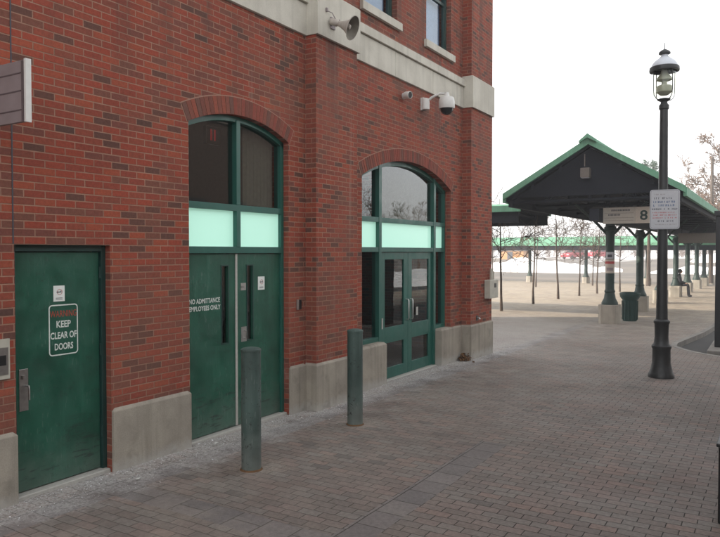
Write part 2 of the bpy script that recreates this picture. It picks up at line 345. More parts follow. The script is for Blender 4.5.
class MB:
    def __init__(s): s.v = []; s.f = []; s.mi = []; s.cur = 0
    def add(s, vs, fs):
        b = len(s.v); s.v += [tuple(v) for v in vs]; s.f += [tuple(i+b for i in f) for f in fs]; s.mi += [s.cur]*len(fs); return s
    def box(s, x0, x1, y0, y1, z0, z1):
        return s.add([(x0,y0,z0),(x1,y0,z0),(x1,y1,z0),(x0,y1,z0),(x0,y0,z1),(x1,y0,z1),(x1,y1,z1),(x0,y1,z1)],
                     [(0,3,2,1),(4,5,6,7),(0,1,5,4),(1,2,6,5),(2,3,7,6),(3,0,4,7)])
    def cbox(s, x0, x1, y0, y1, z0, z1, c):              # box with chamfered top edges
        return s.add([(x0,y0,z0),(x1,y0,z0),(x1,y1,z0),(x0,y1,z0),(x0,y0,z1-c),(x1,y0,z1-c),(x1,y1,z1-c),(x0,y1,z1-c),
                      (x0+c,y0+c,z1),(x1-c,y0+c,z1),(x1-c,y1,z1),(x0+c,y1,z1)],
                     [(0,3,2,1),(0,1,5,4),(1,2,6,5),(2,3,7,6),(3,0,4,7),(4,5,9,8),(5,6,10,9),(6,7,11,10),(7,4,8,11),(8,9,10,11)])
    def quad(s, a, b, c, d): return s.add([a,b,c,d], [(0,1,2,3)])
    def prism(s, poly, axis, a, b):                        # poly of 2D points extruded along axis
        def P(p, t): return {'x': (t,p[0],p[1]), 'y': (p[0],t,p[1]), 'z': (p[0],p[1],t)}[axis]
        n = len(poly); vs = [P(p,a) for p in poly]+[P(p,b) for p in poly]
        return s.add(vs, [tuple(range(n))[::-1], tuple(range(n,2*n))]+[(i,(i+1)%n,n+(i+1)%n,n+i) for i in range(n)])
    def lathe(s, c, prof, n=24, cap=True):                 # prof: (r,z)
        vs = [(c[0]+r*math.cos(2*math.pi*k/n), c[1]+r*math.sin(2*math.pi*k/n), c[2]+z) for r, z in prof for k in range(n)]
        fs = [(i*n+k, i*n+(k+1)%n, (i+1)*n+(k+1)%n, (i+1)*n+k) for i in range(len(prof)-1) for k in range(n)]
        if cap: fs += [tuple(range(n))[::-1], tuple((len(prof)-1)*n+k for k in range(n))]
        return s.add(vs, fs)
    def tube(s, pts, rad, n=8, cap=True):
        pts = [Vector(p) for p in pts]
        if not hasattr(rad, '__len__'): rad = [rad]*len(pts)
        vs = []; up = Vector((0,0,1)); prev = None
        for i, p in enumerate(pts):
            d = (pts[min(i+1,len(pts)-1)]-pts[max(i-1,0)]).normalized()
            a = prev if prev and abs(prev.dot(d)) < .95 else (Vector((1,0,0)) if abs(d.z) > .9 else up)
            u = (a - d*a.dot(d)).normalized(); w_ = d.cross(u); prev = u
            vs += [p+(u*math.cos(2*math.pi*k/n)+w_*math.sin(2*math.pi*k/n))*rad[i] for k in range(n)]
        fs = [(i*n+k, i*n+(k+1)%n, (i+1)*n+(k+1)%n, (i+1)*n+k) for i in range(len(pts)-1) for k in range(n)]
        if cap: fs += [tuple(range(n))[::-1], tuple((len(pts)-1)*n+k for k in range(n))]
        return s.add(vs, fs)
    def build(s, name, mat, parent=None, label=None, smooth=False, bevel=0, loc=None):
        me = bpy.data.meshes.new(name)
        off = worldloc(parent) if parent else Vector(loc or (0,0,0))
        me.from_pydata([tuple(Vector(v)-off) for v in s.v], [], s.f)
        for m in (mat if isinstance(mat, list) else [mat]): me.materials.append(m)
        for p, mi in zip(me.polygons, s.mi): p.material_index = mi
        bm = bmesh.new(); bm.from_mesh(me)
        if smooth: bmesh.ops.remove_doubles(bm, verts=bm.verts, dist=1e-5)
        bmesh.ops.recalc_face_normals(bm, faces=bm.faces); bm.to_mesh(me); bm.free()
        if smooth:
            me.set_sharp_from_angle(angle=R(38)) if hasattr(me, 'set_sharp_from_angle') else None
            for p in me.polygons: p.use_smooth = True
        o = bpy.data.objects.new(name, me); COL.objects.link(o)
        if parent: o.parent = parent
        elif loc: o.location = loc
        if bevel:
            b = o.modifiers.new('bevel', 'BEVEL'); b.width = bevel; b.segments = 2; b.limit_method = 'ANGLE'; b.angle_limit = R(40)
        if label: o['label'] = label
        return o

def text_on(body, x0, x1, z0, z1, y, mat, parent, name='lettering', rot=None, bold=.0, ext=.0012):
    """letters fitted to a box on a plane facing -Y (or mapped by rot)"""
    cu = bpy.data.curves.new('t', 'FONT'); cu.body = body; cu.offset = bold; cu.align_x = 'CENTER'; cu.resolution_u = 3; cu.extrude = 0
    o = bpy.data.objects.new('t', cu); COL.objects.link(o); bpy.context.view_layer.update()
    me = bpy.data.meshes.new_from_object(o.evaluated_get(bpy.context.evaluated_depsgraph_get()))
    bpy.data.objects.remove(o)
    xs = [v.co.x for v in me.vertices]; ys = [v.co.y for v in me.vertices]
    off = worldloc(parent)
    for v in me.vertices:
        u = (v.co.x-min(xs))/(max(xs)-min(xs)); t = (v.co.y-min(ys))/(max(ys)-min(ys))
        P = Vector((x0+(x1-x0)*u, y, z0+(z1-z0)*t)) if rot is None else rot(x0+(x1-x0)*u, z0+(z1-z0)*t)
        v.co = P-off
    me.name = name; me.materials.clear(); me.materials.append(mat)
    t = bpy.data.objects.new(name, me); COL.objects.link(t); t.parent = parent
    return t

# ------------------------------------------------------------------ setting: ground
BUSX = 17.0
def bank(pts, z=None): return [(x, y, gz(x)) for x, y in pts]
xs = [-150,-60,-20,0,20,40,60,75,95,105,115,125,150,200,300,600,1500]; ys = [-900,-300,-120,-60,-30,-7.6,-4,10,30,60,90,130,300,900]
m = MB(); n = len(ys)
m.add([(x,y,terrain(x,y)) for x in xs for y in ys], [(i*n+j,(i+1)*n+j,(i+1)*n+j+1,i*n+j+1) for i in range(len(xs)-1) for j in range(n-1)])
tag(m.build('ground', M['asph']), kind='structure')
notch = [(60,-4.15),(34,-4.1),(24,-4.0),(21.5,-3.85),(19.5,-3.62),(18.4,-3.5),(17.8,-3.55),(17.3,-3.8),(16.8,-4.2),(16.35,-4.8),(16.1,-5.6),(16,-6.6),(16,-30)]
m = MB(); out = [(-60,-30),(-60,60),(60,60)]+notch
# strips of paving, each row of the outline joined to the far edge
poly = notch
m.add(bank([(-60,-30),(16,-30),(16,60),(-60,60)]), [(0,1,2,3)])
pts = [(16,-4.86)] ; 
up = [p for p in notch if p[0] > 16.01 and p[1] > -5.7]           # from far to near
for i in range(len(up)-1):
    a, b = up[i], up[i+1]
    m.add(bank([(b[0],b[1]),(a[0],a[1]),(a[0],60),(b[0],60)]), [(0,1,2,3)])
a = up[-1]; m.add(bank([(16,-6.6),(a[0],a[1]),(a[0],60),(16,60)]), [(0,1,2,3)])
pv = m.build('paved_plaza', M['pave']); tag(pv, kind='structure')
bm = bmesh.new(); bm.from_mesh(pv.data)
for f in bm.faces:
    if f.normal.z < 0: f.normal_flip()
bm.to_mesh(pv.data); bm.free()
def kerb(path, name='kerb', w_=.13):
    m = MB()
    for i in range(len(path)-1):
        a = Vector(path[i]); b = Vector(path[i+1]); d = (b-a).normalized(); nrm = Vector((-d.y, d.x))*w_
        za, zb = gz(a.x)+.006, gz(b.x)+.006
        q = [(a.x,a.y),(b.x,b.y),(b.x-nrm.x,b.y-nrm.y),(a.x-nrm.x,a.y-nrm.y)]
        zs = [za,zb,zb,za]
        m.add([(x,y,z) for (x,y),z in zip(q,zs)]+[(x,y,z-.17) for (x,y),z in zip(q,zs)], [(0,1,2,3),(7,6,5,4),(0,4,5,1),(1,5,6,2),(2,6,7,3),(3,7,4,0)])
    return tag(m.build(name, M['kerb']), kind='structure')
kerb(notch)
m = MB(); m.add(bank([(20,-8.0),(60,-8.0),(60,-13.4),(20,-13.4)]), [(0,1,2,3)]); tag(m.build('paved_platform', M['pave']), kind='structure')
kerb([(20,-8.0),(60,-8.0)]); 
kerb([(60,60),(60,-4.15)])

# ------------------------------------------------------------------ the brick building
TOP = 11.6; XL = -9.0; XR = 14.30; BACK = 16.0
B = empty('brick_building', (XL, 0, -.03), 'two-storey red brick station building with arched green entrances and a stone band', 'building')
ZB = -.35
def arch_z(x, xa, xb, spring, rise):
    c = (xa+xb)/2; h = (xb-xa)/2; Rr = (h*h+rise*rise)/(2*rise); return spring+rise-Rr+math.sqrt(max(0, Rr*Rr-(x-c)**2))
OPEN = [dict(xa=3.41,xb=4.388,z0=ZB,z1=2.166,rise=0,dep=.16), dict(xa=5.435,xb=7.235,z0=ZB,z1=3.545,rise=.20,dep=.16),
        dict(xa=9.12,xb=12.54,z0=ZB,z1=3.31,rise=.38,dep=.20)]
UPW = []
for z0, z1 in ((6.0, 7.95), (8.9, 10.7)):
    for a in (-7.6, -4.9, -1.0, .95, 3.62, 5.75, 9.15, 11.40): UPW.append((a, a+1.12, z0, z1))
def wallgrid(m, x0, x1, z0, z1, holes, Y=0.0):
    X = sorted({x0, x1, *[h[0] for h in holes], *[h[1] for h in holes]}); Z = sorted({z0, z1, *[h[2] for h in holes], *[h[3] for h in holes]})
    for i in range(len(X)-1):
        for j in range(len(Z)-1):
            cx = (X[i]+X[i+1])/2; cz = (Z[j]+Z[j+1])/2
            if any(h[0] < cx < h[1] and h[2] < cz < h[3] for h in holes): continue
            m.quad((X[i],Y,Z[j]),(X[i+1],Y,Z[j]),(X[i+1],Y,Z[j+1]),(X[i],Y,Z[j+1]))
m = MB()
wallgrid(m, XL, XR, ZB, 5.06, [(o['xa'],o['xb'],ZB-1,o['z1']+o['rise']+(.02 if o['rise'] else 0)) for o in OPEN])
wallgrid(m, XL, XR, 5.06, TOP, [w_ for w_ in UPW])
for o in OPEN:
    xa, xb, z1, r, d = o['xa'], o['xb'], o['z1'], o['rise'], o['dep']+.2
    m.quad((xa,0,ZB),(xa,d,ZB),(xa,d,z1),(xa,0,z1)); m.quad((xb,0,ZB),(xb,d,ZB),(xb,d,z1),(xb,0,z1))
    if r:
        K = 28; top = z1+r+.02
        for k in range(K):
            a = xa+(xb-xa)*k/K; b = xa+(xb-xa)*(k+1)/K; za = arch_z(a,xa,xb,z1,r); zb = arch_z(b,xa,xb,z1,r)
            m.quad((a,0,za),(b,0,zb),(b,0,top),(a,0,top)); m.quad((a,0,za),(b,0,zb),(b,d,zb),(a,d,za))
    else: m.quad((xa,0,z1),(xb,0,z1),(xb,d,z1),(xa,d,z1))
for a,b,z0,z1 in UPW:
    m.quad((a,0,z0),(a,.25,z0),(a,.25,z1),(a,0,z1)); m.quad((b,0,z0),(b,.25,z0),(b,.25,z1),(b,0,z1)); m.quad((a,0,z1),(b,0,z1),(b,.25,z1),(a,.25,z1)); m.quad((a,0,z0),(b,0,z0),(b,.25,z0),(a,.25,z0))
m.quad((XR,0,ZB),(XR,BACK,ZB),(XR,BACK,TOP),(XR,0,TOP)); m.quad((XL,0,ZB),(XL,BACK,ZB),(XL,BACK,TOP),(XL,0,TOP)); m.quad((XL,BACK,ZB),(XR,BACK,ZB),(XR,BACK,TOP),(XL,BACK,TOP))
m.build('wall', M['brick'], B)
m = MB(); m.box(XL-.15,XR+.2,-.3,BACK+.1,TOP,TOP+.35); m.build('roof', M['band'], B)
PIERS = [(7.62,8.68,.18), (13.10,14.30,.20), (-3.0,-1.9,.18)]
for a, b, d in PIERS:
    m = MB(); m.box(a, b+(.004 if b > 14 else 0), -d, -.0005 if b < 14 else .5, ZB, 5.06); m.box(a+.0, b+(.004 if b > 14 else 0), -d, -.0005 if b < 14 else .5, 5.66, TOP)
    m.build('pier', M['brick'], B)
# stone band: coping strip above a flat course, and blocks over the piers
m = MB(); segs = [(XL,-3.0),(-1.9,7.62),(8.68,13.10)]
for a, b in segs:
    n_ = max(1, round((b-a)/1.5)); L = (b-a)/n_
    for k in range(n_):
        m.box(a+k*L+.002, a+(k+1)*L-.002, -.035, .05, 5.055, 5.475)
    m.box(a, b, -.075, .05, 5.485, 5.625); m.box(a, b, -.02, .04, 5.05, 5.62)
m.build('stone_band', M['band'], B, bevel=.006)
for a, b, d in PIERS:
    m = MB(); m.cbox(a-.02, b+.024, -d-.045, .5 if b > 14 else .02, 5.055, 5.70, .012); m.build('band_block', M['band'], B)
# plinth stones
PL = [(XL,-3.03,.03,0,.57),(-1.87,3.41,.03,0,.57),(4.388,5.435,.03,.14,.57),(7.235,7.60,.03,0,.57),(8.70,9.88,.03,.17,.60),(12.06,13.08,.03,.17,.60)]
for a,b,d,bk,h in PL:
    z0 = ZB
    m = MB(); m.cbox(a+.003, b-.003, -d, max(bk,.02)-.0, z0, h, .035)
    m.build('plinth', M['plinth'], B, bevel=.006)
for a,b,d in PIERS:
    m = MB(); m.cbox(a-.03, b+.03, -d-.03, -.0 if b < 14 else .6, ZB, .575 if a < 10 else .60, .035); m.build('plinth', M['plinth'], B, bevel=.006)
# expansion joint
m = MB(); m.box(3.395,3.407,-.0025,.0,2.17,5.05); m.build('expansion_joint', M['ink'], B)

# arch trims: soldier bricks standing round each arch
for o in OPEN[1:]:
    xa, xb, z1, r = o['xa'], o['xb'], o['z1'], o['rise']; c = (xa+xb)/2; h = (xb-xa)/2; Rr = (h*h+r*r)/(2*r); zc = z1+r-Rr
    a0 = math.asin((h+.02)/Rr); T = .205; N_ = round(2*a0*(Rr+.1)/.0677); m = MB(); dA = 2*a0/N_
    def P(ang, rad, y): return (c+rad*math.sin(ang), y, zc+rad*math.cos(ang))
    m.cur = 1; K = 40
    for k in range(K):
        p, q = -a0-.004+(2*a0+.008)*k/K, -a0-.004+(2*a0+.008)*(k+1)/K
        m.quad(P(p,Rr+.001,-.003),P(q,Rr+.001,-.003),P(q,Rr+T+.012,-.003),P(p,Rr+T+.012,-.003))
    m.cur = 0
    rng = random.Random(5)
    for k in range(N_):
        g_ = .0045/(Rr+.1); p = -a0+k*dA+g_; q = -a0+(k+1)*dA-g_; y0 = -.007-rng.random()*.002
        m.add([P(p,Rr+.001,.06),P(q,Rr+.001,.06),P(q,Rr+T,.06),P(p,Rr+T,.06),P(p,Rr+.001,y0),P(q,Rr+.001,y0),P(q,Rr+T,y0),P(p,Rr+T,y0)],
              [(0,1,2,3),(4,5,6,7),(0,1,5,4),(1,2,6,5),(2,3,7,6),(3,0,4,7)])
    m.build('arch_trim', [M['vouss'], M['mortar']], B)

# upper sash windows
def upper_window(a, b, z0, z1):
    m = MB(); y = .10; f = .055
    m.box(a,a+f,y,y+.09,z0,z1); m.box(b-f,b,y,y+.09,z0,z1); m.box(a+f,b-f,y,y+.09,z1-f,z1); m.box(a+f,b-f,y,y+.09,z0,z0+f)
    zm = z0+(z1-z0)*.5
    m.box(a+f,b-f,y+.02,y+.075,zm-.03,zm+.03); m.box((a+b)/2-.014,(a+b)/2+.014,y+.02,y+.07,zm+.03,z1-f)
    for u in (a+f, b-f-.035): m.box(u,u+.035,y+.015,y+.07,z0+f,zm-.03)
    m.box(a+f+.035,b-f-.035,y+.015,y+.07,z0+f,z0+f+.04)
    wn = m.build('window', M['frame_dark'], B, bevel=.004)
    m = MB(); m.quad((a+f,y+.045,z0+f),(b-f,y+.045,z0+f),(b-f,y+.045,z1-f),(a+f,y+.045,z1-f)); m.build('pane', M['glassup'], wn)
    m = MB(); m.cbox(a-.09,b+.09,-.06,.16,z0-.135,z0-.002,.01); m.build('sill', M['band'], wn)
    m = MB()
    zz = z1-f-.02
    m.box(a+f+.01,b-f-.01,y+.13,y+.14,z0+f+.02,zz)
    m.build('roller_blind', M['rblind'], wn)
for q in UPW: upper_window(*q)

# interior shell (dark rooms seen through the glass)
m = MB(); m.box(XL+.3,XR-.3,.45,9,-.30,-.02-.14); m.build('interior_floor', M['infloor'], B)
m = MB(); m.box(XL+.3,XR-.3,.42,9,4.6,4.7); m.box(XL+.3,XR-.3,9,9.1,-.3,4.6); m.box(8.3,8.45,.42,9,-.3,4.6); m.box(4.9,5.0,.42,9,-.3,4.6); m.box(7.5,7.6,.42,9,-.3,4.6)
m.build('interior_wall', M['inside'], B)
m = MB(); m.box(XL+.3,XR-.3,.5,9,5.0,5.1); m.box(XL+.3,XR-.3,4,4.1,5.1,TOP-.2); m.build('upper_interior', M['inside'], B)

# --- service door (single leaf)
gl = gz(3.9)-.01
Y = .09
m = MB(); a, b, zt = 3.41, 4.388, 2.166
m.box(a,a+.05,Y-.02,Y+.12,gl,zt); m.box(b-.05,b,Y-.02,Y+.12,gl,zt); m.box(a+.05,b-.05,Y-.02,Y+.12,zt-.06,zt)
m.box(a+.05,a+.058,Y+.0,Y+.1,gl+.03,zt-.06)
D1 = m.build('service_door', M['frame_dark'], B, bevel=.003)
m = MB(); m.box(a+.057,b-.055,Y+.012,Y+.06,gl+.055,zt-.066); m.build('door_leaf', M['door'], D1, bevel=.003)
m = MB(); m.cbox(a+.005,b-.005,Y-.075,Y+.05,gl-.1,gl+.045,.008); m.build('threshold', M['alup'], D1)
m = MB(); y0 = Y+.012; m.box(3.50,3.585,y0-.006,y0,.70,1.07)
hd = m.build('handle_plate', M['steel'], D1, bevel=.002)
m = MB(); m.tube([(3.56,y0-.006,.92),(3.56,y0-.05,.92),(3.56,y0-.055,.89),(3.56,y0-.055,.80)],.009,8); m.lathe((3.535,y0-.012,1.0),[(.016,-.016),(.016,.016)],12); m.build('door_handle', M['steel'], D1, smooth=True)
for z in (.35,1.15,1.9):
    m = MB(); m.tube([(b-.052,Y-.004,z-.055),(b-.052,Y-.004,z+.055)],.009,8); m.build('hinge', M['frame_dark'], D1)
def paper(x0,x1,z0,z1,y,par,name='notice'):
    m = MB(); m.box(x0,x1,y-.002,y,z0,z1); p = m.build(name, M['paper'], par)
    W = x1-x0; Hh = z1-z0; cx = x0+W*.55; cz = z0+Hh*.60; m = MB(); yy = y-.0032
    K = 20; r0, r1 = W*.20, W*.235
    for k in range(K):
        p0, p1 = 2*math.pi*k/K, 2*math.pi*(k+1)/K
        m.quad((cx+r0*math.cos(p0),yy,cz+r0*math.sin(p0)),(cx+r0*math.cos(p1),yy,cz+r0*math.sin(p1)),(cx+r1*math.cos(p1),yy,cz+r1*math.sin(p1)),(cx+r1*math.cos(p0),yy,cz+r1*math.sin(p0)))
    m.cur = 1
    m.box(cx-W*.28,cx+W*.02,yy-.0004,yy+.0002,cz-W*.05,cz+W*.03); m.box(cx+W*.06,cx+W*.15,yy-.0004,yy+.0002,cz-W*.06,cz+W*.10)
    for q in range(2): m.box(x0+W*.2,x1-W*.2,yy-.0004,yy+.0002,z0+Hh*(.12+.08*q),z0+Hh*(.15+.08*q))
    m.build('notice_print', [M['redp'], M['ink']], p) if False else m.build('notice_print', [M['redp'], M['ink']], par)
    return p
paper(3.842,3.957,1.645,1.79,y0-.0005,D1)
# painted warning with a rounded white outline
def rrect(x0,x1,z0,z1,r,wd,y,mat,par,name):
    m = MB(); P1 = []; P0 = []
    for cx,cz,a0 in ((x1-r,z1-r,0),(x0+r,z1-r,90),(x0+r,z0+r,180),(x1-r,z0+r,270)):
        for k in range(7):
            t = R(a0+15*k); P1.append((cx+r*math.cos(t),y,cz+r*math.sin(t))); P0.append((cx+(r-wd)*math.cos(t),y,cz+(r-wd)*math.sin(t)))
    n_ = len(P1)
    for i in range(n_): m.quad(P1[i],P1[(i+1)%n_],P0[(i+1)%n_],P0[i])
    return m.build(name, mat, par)
yy = y0-.0015
rrect(3.792,4.095,1.145,1.615,.035,.011,yy,M['wtext'],D1,'painted_outline')
text_on('WARNING',3.805,4.080,1.500,1.560,yy,M['rtext'],D1)
text_on('KEEP',3.870,4.018,1.402,1.465,yy,M['wtext'],D1,bold=.022)
text_on('CLEAR OF',3.808,4.080,1.298,1.362,yy,M['wtext'],D1,bold=.022)
text_on('DOORS',3.850,4.042,1.195,1.258,yy,M['wtext'],D1,bold=.022)

# --- employees' double door with arched window above
gl = gz(6.3)-.01; a, b = 5.435, 7.235; Y = .08; f = .055; mid = 6.33
m = MB()
m.box(a,a+f,Y,Y+.12,gl,3.545); m.box(b-f,b,Y,Y+.12,gl,3.545)
m.box(a+f,b-f,Y-.005,Y+.12,2.085,2.165); m.box(a+f,b-f,Y-.005,Y+.12,2.60,2.675)
m.box(mid-.035,mid+.035,Y-.012,Y+.12,2.165,2.60); m.box(mid-.035,mid+.035,Y-.012,Y+.12,2.675,3.70)
K = 28
for k in range(K):
    p = a+(b-a)*k/K; q = a+(b-a)*(k+1)/K; zp = arch_z(p,a,b,3.545,.20)-.002; zq = arch_z(q,a,b,3.545,.20)-.002
    m.add([(p,Y,zp-.065),(q,Y,zq-.065),(q,Y,zq),(p,Y,zp),(p,Y+.12,zp-.065),(q,Y+.12,zq-.065),(q,Y+.12,zq),(p,Y+.12,zp)],[(0,1,2,3),(4,5,6,7),(0,1,5,4),(3,2,6,7)])
D2 = m.build('double_door', M['frame'], B, bevel=.003)
m = MB(); m.quad((a+f,Y+.06,2.675),(b-f,Y+.06,2.675),(b-f,Y+.06,3.74),(a+f,Y+.06,3.74)); m.build('arched_pane', M['glass'], D2)
for u, v in ((a+f,mid-.035),(mid+.035,b-f)):
    m = MB(); m.box(u,v,Y+.05,Y+.06,2.165,2.60); m.build('mint_panel', M['mint'], D2)
slits = [(6.07,6.175,1.0,1.93),(6.525,6.63,1.0,1.93)]
for i,(u,v) in enumerate(((a+f+.004,mid-.028),(mid+.012,b-f-.004))):
    s0 = slits[i]; m = MB(); yl, yb = Y+.03, Y+.075; zb, zt = gl+.05, 2.08
    m.box(u,s0[0],yl,yb,zb,zt); m.box(s0[1],v,yl,yb,zb,zt); m.box(s0[0],s0[1],yl,yb,s0[3],zt); m.box(s0[0],s0[1],yl,yb,zb,s0[2])
    m.build('door_leaf', M['door'], D2)
    m = MB(); q = .013
    for xx in (s0[0]-q, s0[1]): m.box(xx,xx+q,yl-.006,yl+.0,s0[2]-q,s0[3]+q)
    m.box(s0[0],s0[1],yl-.006,yl,s0[2]-q,s0[2]); m.box(s0[0],s0[1],yl-.006,yl,s0[3],s0[3]+q)
    m.build('slit_frame', M['frame_dark'], D2)
    m = MB(); m.quad((s0[0],yl+.025,s0[2]),(s0[1],yl+.025,s0[2]),(s0[1],yl+.025,s0[3]),(s0[0],yl+.025,s0[3])); m.build('slit_pane', M['glass'], D2)
yl = Y+.03
m = MB(); m.box(mid-.026,mid+.006,yl-.012,yl+.05,gl+.05,2.078); m.build('astragal', M['alup'], D2, bevel=.002)
m = MB(); m.cbox(a+.005,b-.005,Y-.05,Y+.09,gl-.1,gl+.04,.008); m.build('threshold', M['alup'], D2)
m = MB(); m.box(6.405,6.50,yl-.004,yl,1.625,1.715); m.build('lock_plate', M['alu'], D2)
m = MB(); m.box(6.41,6.51,yl-.004,yl,.985,1.17); m.build('handle_plate', M['alu'], D2)
m = MB(); m.lathe((6.44,yl-.01,1.67),[(.014,-.014),(.014,.014)],12); m.tube([(6.46,yl,1.12),(6.46,yl-.045,1.12),(6.46,yl-.045,1.03),(6.46,yl,1.03)],.008,8); m.build('door_handle', M['steel'], D2, smooth=True)
paper(6.735,6.865,1.615,1.785,yl-.0005,D2)
text_on('NO ADMITTANCE',5.535,6.035,1.505,1.562,yl-.002,M['wtext'],D2,bold=.02)
text_on('EMPLOYEES ONLY',5.535,6.045,1.420,1.477,yl-.002,M['wtext'],D2,bold=.02)
# blinds and lit sign inside
m = MB(); xc = 6.62
while xc < 7.45:
    m.quad((xc,.26,2.70),(xc+.035,.285,2.70),(xc+.035,.285,3.9),(xc,.26,3.9)); m.quad((xc+.035,.285,2.70),(xc+.07,.26,2.70),(xc+.07,.26,3.9),(xc+.035,.285,3.9)); xc += .07
m.build('vertical_blind', M['blind'], D2)
m = MB(); m.box(6.74,7.02,1.0,1.05,3.56,3.80); m.build('sign_box', M['black'], D2)
m = MB(); m.box(6.82,6.845,.99,1.0,3.61,3.76); m.box(6.89,6.915,.99,1.0,3.61,3.76); m.build('red_light', M['redlit'], D2)

# --- main entrance: arched glazed screen with a pair of glass doors
gl = gz(10.9)-.01; a, b = 9.12, 12.54; Y = .12; f = .06
x1, x2 = 9.90, 12.03                          # the two mullions beside the doors
m = MB()
m.box(a,a+f,Y,Y+.13,.60,3.31); m.box(b-f,b,Y,Y+.13,.60,3.31)
m.box(x1-.045,x1+.045,Y-.01,Y+.13,gl,3.62); m.box(x2-.045,x2+.045,Y-.01,Y+.13,gl,3.62)
for u, v in ((a+f,x1-.045),(x1+.045,x2-.045),(x2+.045,b-f)):
    m.box(u,v,Y-.004,Y+.13,2.10,2.18); m.box(u,v,Y-.004,Y+.13,2.60,2.68)
m.box(a+f,x1-.045,Y,Y+.13,.60,.67); m.box(x2+.045,b-f,Y,Y+.13,.60,.67)
for k in range(36):
    p = a+(b-a)*k/36; q = a+(b-a)*(k+1)/36; zp = arch_z(p,a,b,3.31,.38)-.002; zq = arch_z(q,a,b,3.31,.38)-.002
    m.add([(p,Y,zp-.075),(q,Y,zq-.075),(q,Y,zq),(p,Y,zp),(p,Y+.13,zp-.075),(q,Y+.13,zq-.075),(q,Y+.13,zq),(p,Y+.13,zp)],[(0,1,2,3),(4,5,6,7),(0,1,5,4),(3,2,6,7)])
D3 = m.build('glazed_entrance', M['frame'], B, bevel=.003)
m = MB(); xc = 9.3
while xc < 13.3:
    if xc > 10.2 and not 12.6 < xc < 12.8:
        m.quad((xc,.40,2.70),(xc+.03,.43,2.70),(xc+.03,.43,3.9),(xc,.40,3.9)); m.quad((xc+.03,.43,2.70),(xc+.06,.40,2.70),(xc+.06,.40,3.9),(xc+.03,.43,3.9))
    xc += .06
m.build('vertical_blind', M['blind'], D3)
def pane_fan(u, v, z0):
    m = MB(); K = 16
    for k in range(K):
        p = u+(v-u)*k/K; q = u+(v-u)*(k+1)/K
        m.quad((p,Y+.065,z0),(q,Y+.065,z0),(q,Y+.065,arch_z(q,a,b,3.31,.38)-.06),(p,Y+.065,arch_z(p,a,b,3.31,.38)-.06))
    return m
for u, v in ((a+f,x1-.045),(x1+.045,x2-.045),(x2+.045,b-f)):
    pane_fan(u,v,2.68).build('arched_pane', M['glass'], D3)
    m = MB(); m.box(u,v,Y+.055,Y+.065,2.18,2.60); m.build('mint_panel', M['mint'], D3)
for u, v in ((a+f,x1-.045),(x2+.045,b-f)):
    m = MB(); m.quad((u,Y+.065,.67),(v,Y+.065,.67),(v,Y+.065,2.10),(u,Y+.065,2.10)); m.build('side_pane', M['glass'], D3)
def leaf(u, v, g0, g1, hx):
    yl, yb = Y+.03, Y+.075; zb, zt = gl+.03, 2.095; m = MB()
    G0, G1, G2, G3 = .10, .53, .80, 1.97
    m.box(u,g0,yl,yb,zb,zt); m.box(g1,v,yl,yb,zb,zt)
    for p, q in ((zb,G0),(G1,G2),(G3,zt)): m.box(g0,g1,yl,yb,p,q)
    m.build('door_leaf', M['frame'], D3, bevel=.003)
    for p, q in ((G0,G1),(G2,G3)):
        m = MB(); m.quad((g0,yl+.02,p),(g1,yl+.02,p),(g1,yl+.02,q),(g0,yl+.02,q)); m.build('door_pane', M['glass'], D3)
    m = MB(); m.tube([(hx,yl,.88),(hx,yl-.05,.885),(hx,yl-.06,.91),(hx,yl-.06,1.22),(hx,yl-.05,1.245),(hx,yl,1.25)],.012,8); m.build('pull_handle', M['alu'], D3, smooth=True)
mid = 10.975
leaf(x1+.05, mid-.004, 10.12, 10.82, 10.90); leaf(mid+.004, x2-.05, 11.13, 11.84, 11.06)
m = MB(); m.box(11.30,11.37,Y+.02,Y+.03,.93,1.08); m.box(9.935,9.97,Y-.02,Y-.01,.80,.98); m.build('push_plate', M['alup'], D3)
m = MB(); m.cbox(x1,x2,Y-.06,Y+.1,gl-.1,gl+.025,.008); m.build('threshold', M['alup'], D3)
m = MB(); m.box(9.6,12.2,2.2,2.3,-.1,1.0); m.box(11.2,12.4,2.9,3.4,-.1,2.2); m.box(9.3,9.5,1.6,1.9,-.1,2.3); m.build('lobby_partition', M['inside'], D3)

# ------------------------------------------------------------------ things fixed to the facade
# projecting sign
sg = empty('projecting_sign', (3.0,0,3.28), 'grey ribbed board sign sticking out from the brick wall above the single green door', 'sign')
m = MB(); m.box(2.985,3.015,-.845,-.05,3.055,3.505); m.build('board', M['sgrey'], sg, bevel=.003)
m = MB()
for z in (3.14,3.28,3.41): m.box(2.981,2.985,-.80,-.05,z,z+.008)
m.box(2.982,2.985,-.835,-.805,3.06,3.50); m.build('groove', M['sgrey2'], sg)
m = MB(); m.box(2.978,3.022,-.868,-.846,3.05,3.51); m.build('edge_trim', M['white'], sg)
m = MB(); m.box(2.97,3.03,-.049,.0,3.0,3.56); m.build('wall_bracket', M['sgrey'], sg)
# card reader
cr = empty('card_reader', (3.27,0,1.22), 'beige intercom box with a dark window on the brick left of the single door', 'intercom')
m = MB(); m.cbox(3.17,3.345,-.03,.0,1.03,1.37,.0); m.build('housing', M['offw'], cr, bevel=.006)
m = MB(); m.box(3.20,3.325,-.034,-.030,1.07,1.30); m.build('face_plate', M['steel'], cr)
m = MB(); m.box(3.22,3.305,-.038,-.034,1.15,1.235); m.build('reader_window', M['black'], cr)
# key box on brick beside the pier
kb = empty('key_switch', (7.43,0,1.39), 'small steel key switch on the brick between the double door and the pier', 'switch')
m = MB(); m.box(7.40,7.435,-.025,0,1.315,1.455); m.build('cover', M['alu'], kb, bevel=.003)
m = MB(); m.box(7.437,7.50,-.02,0,1.32,1.45); m.build('back_box', M['black'], kb, bevel=.003)
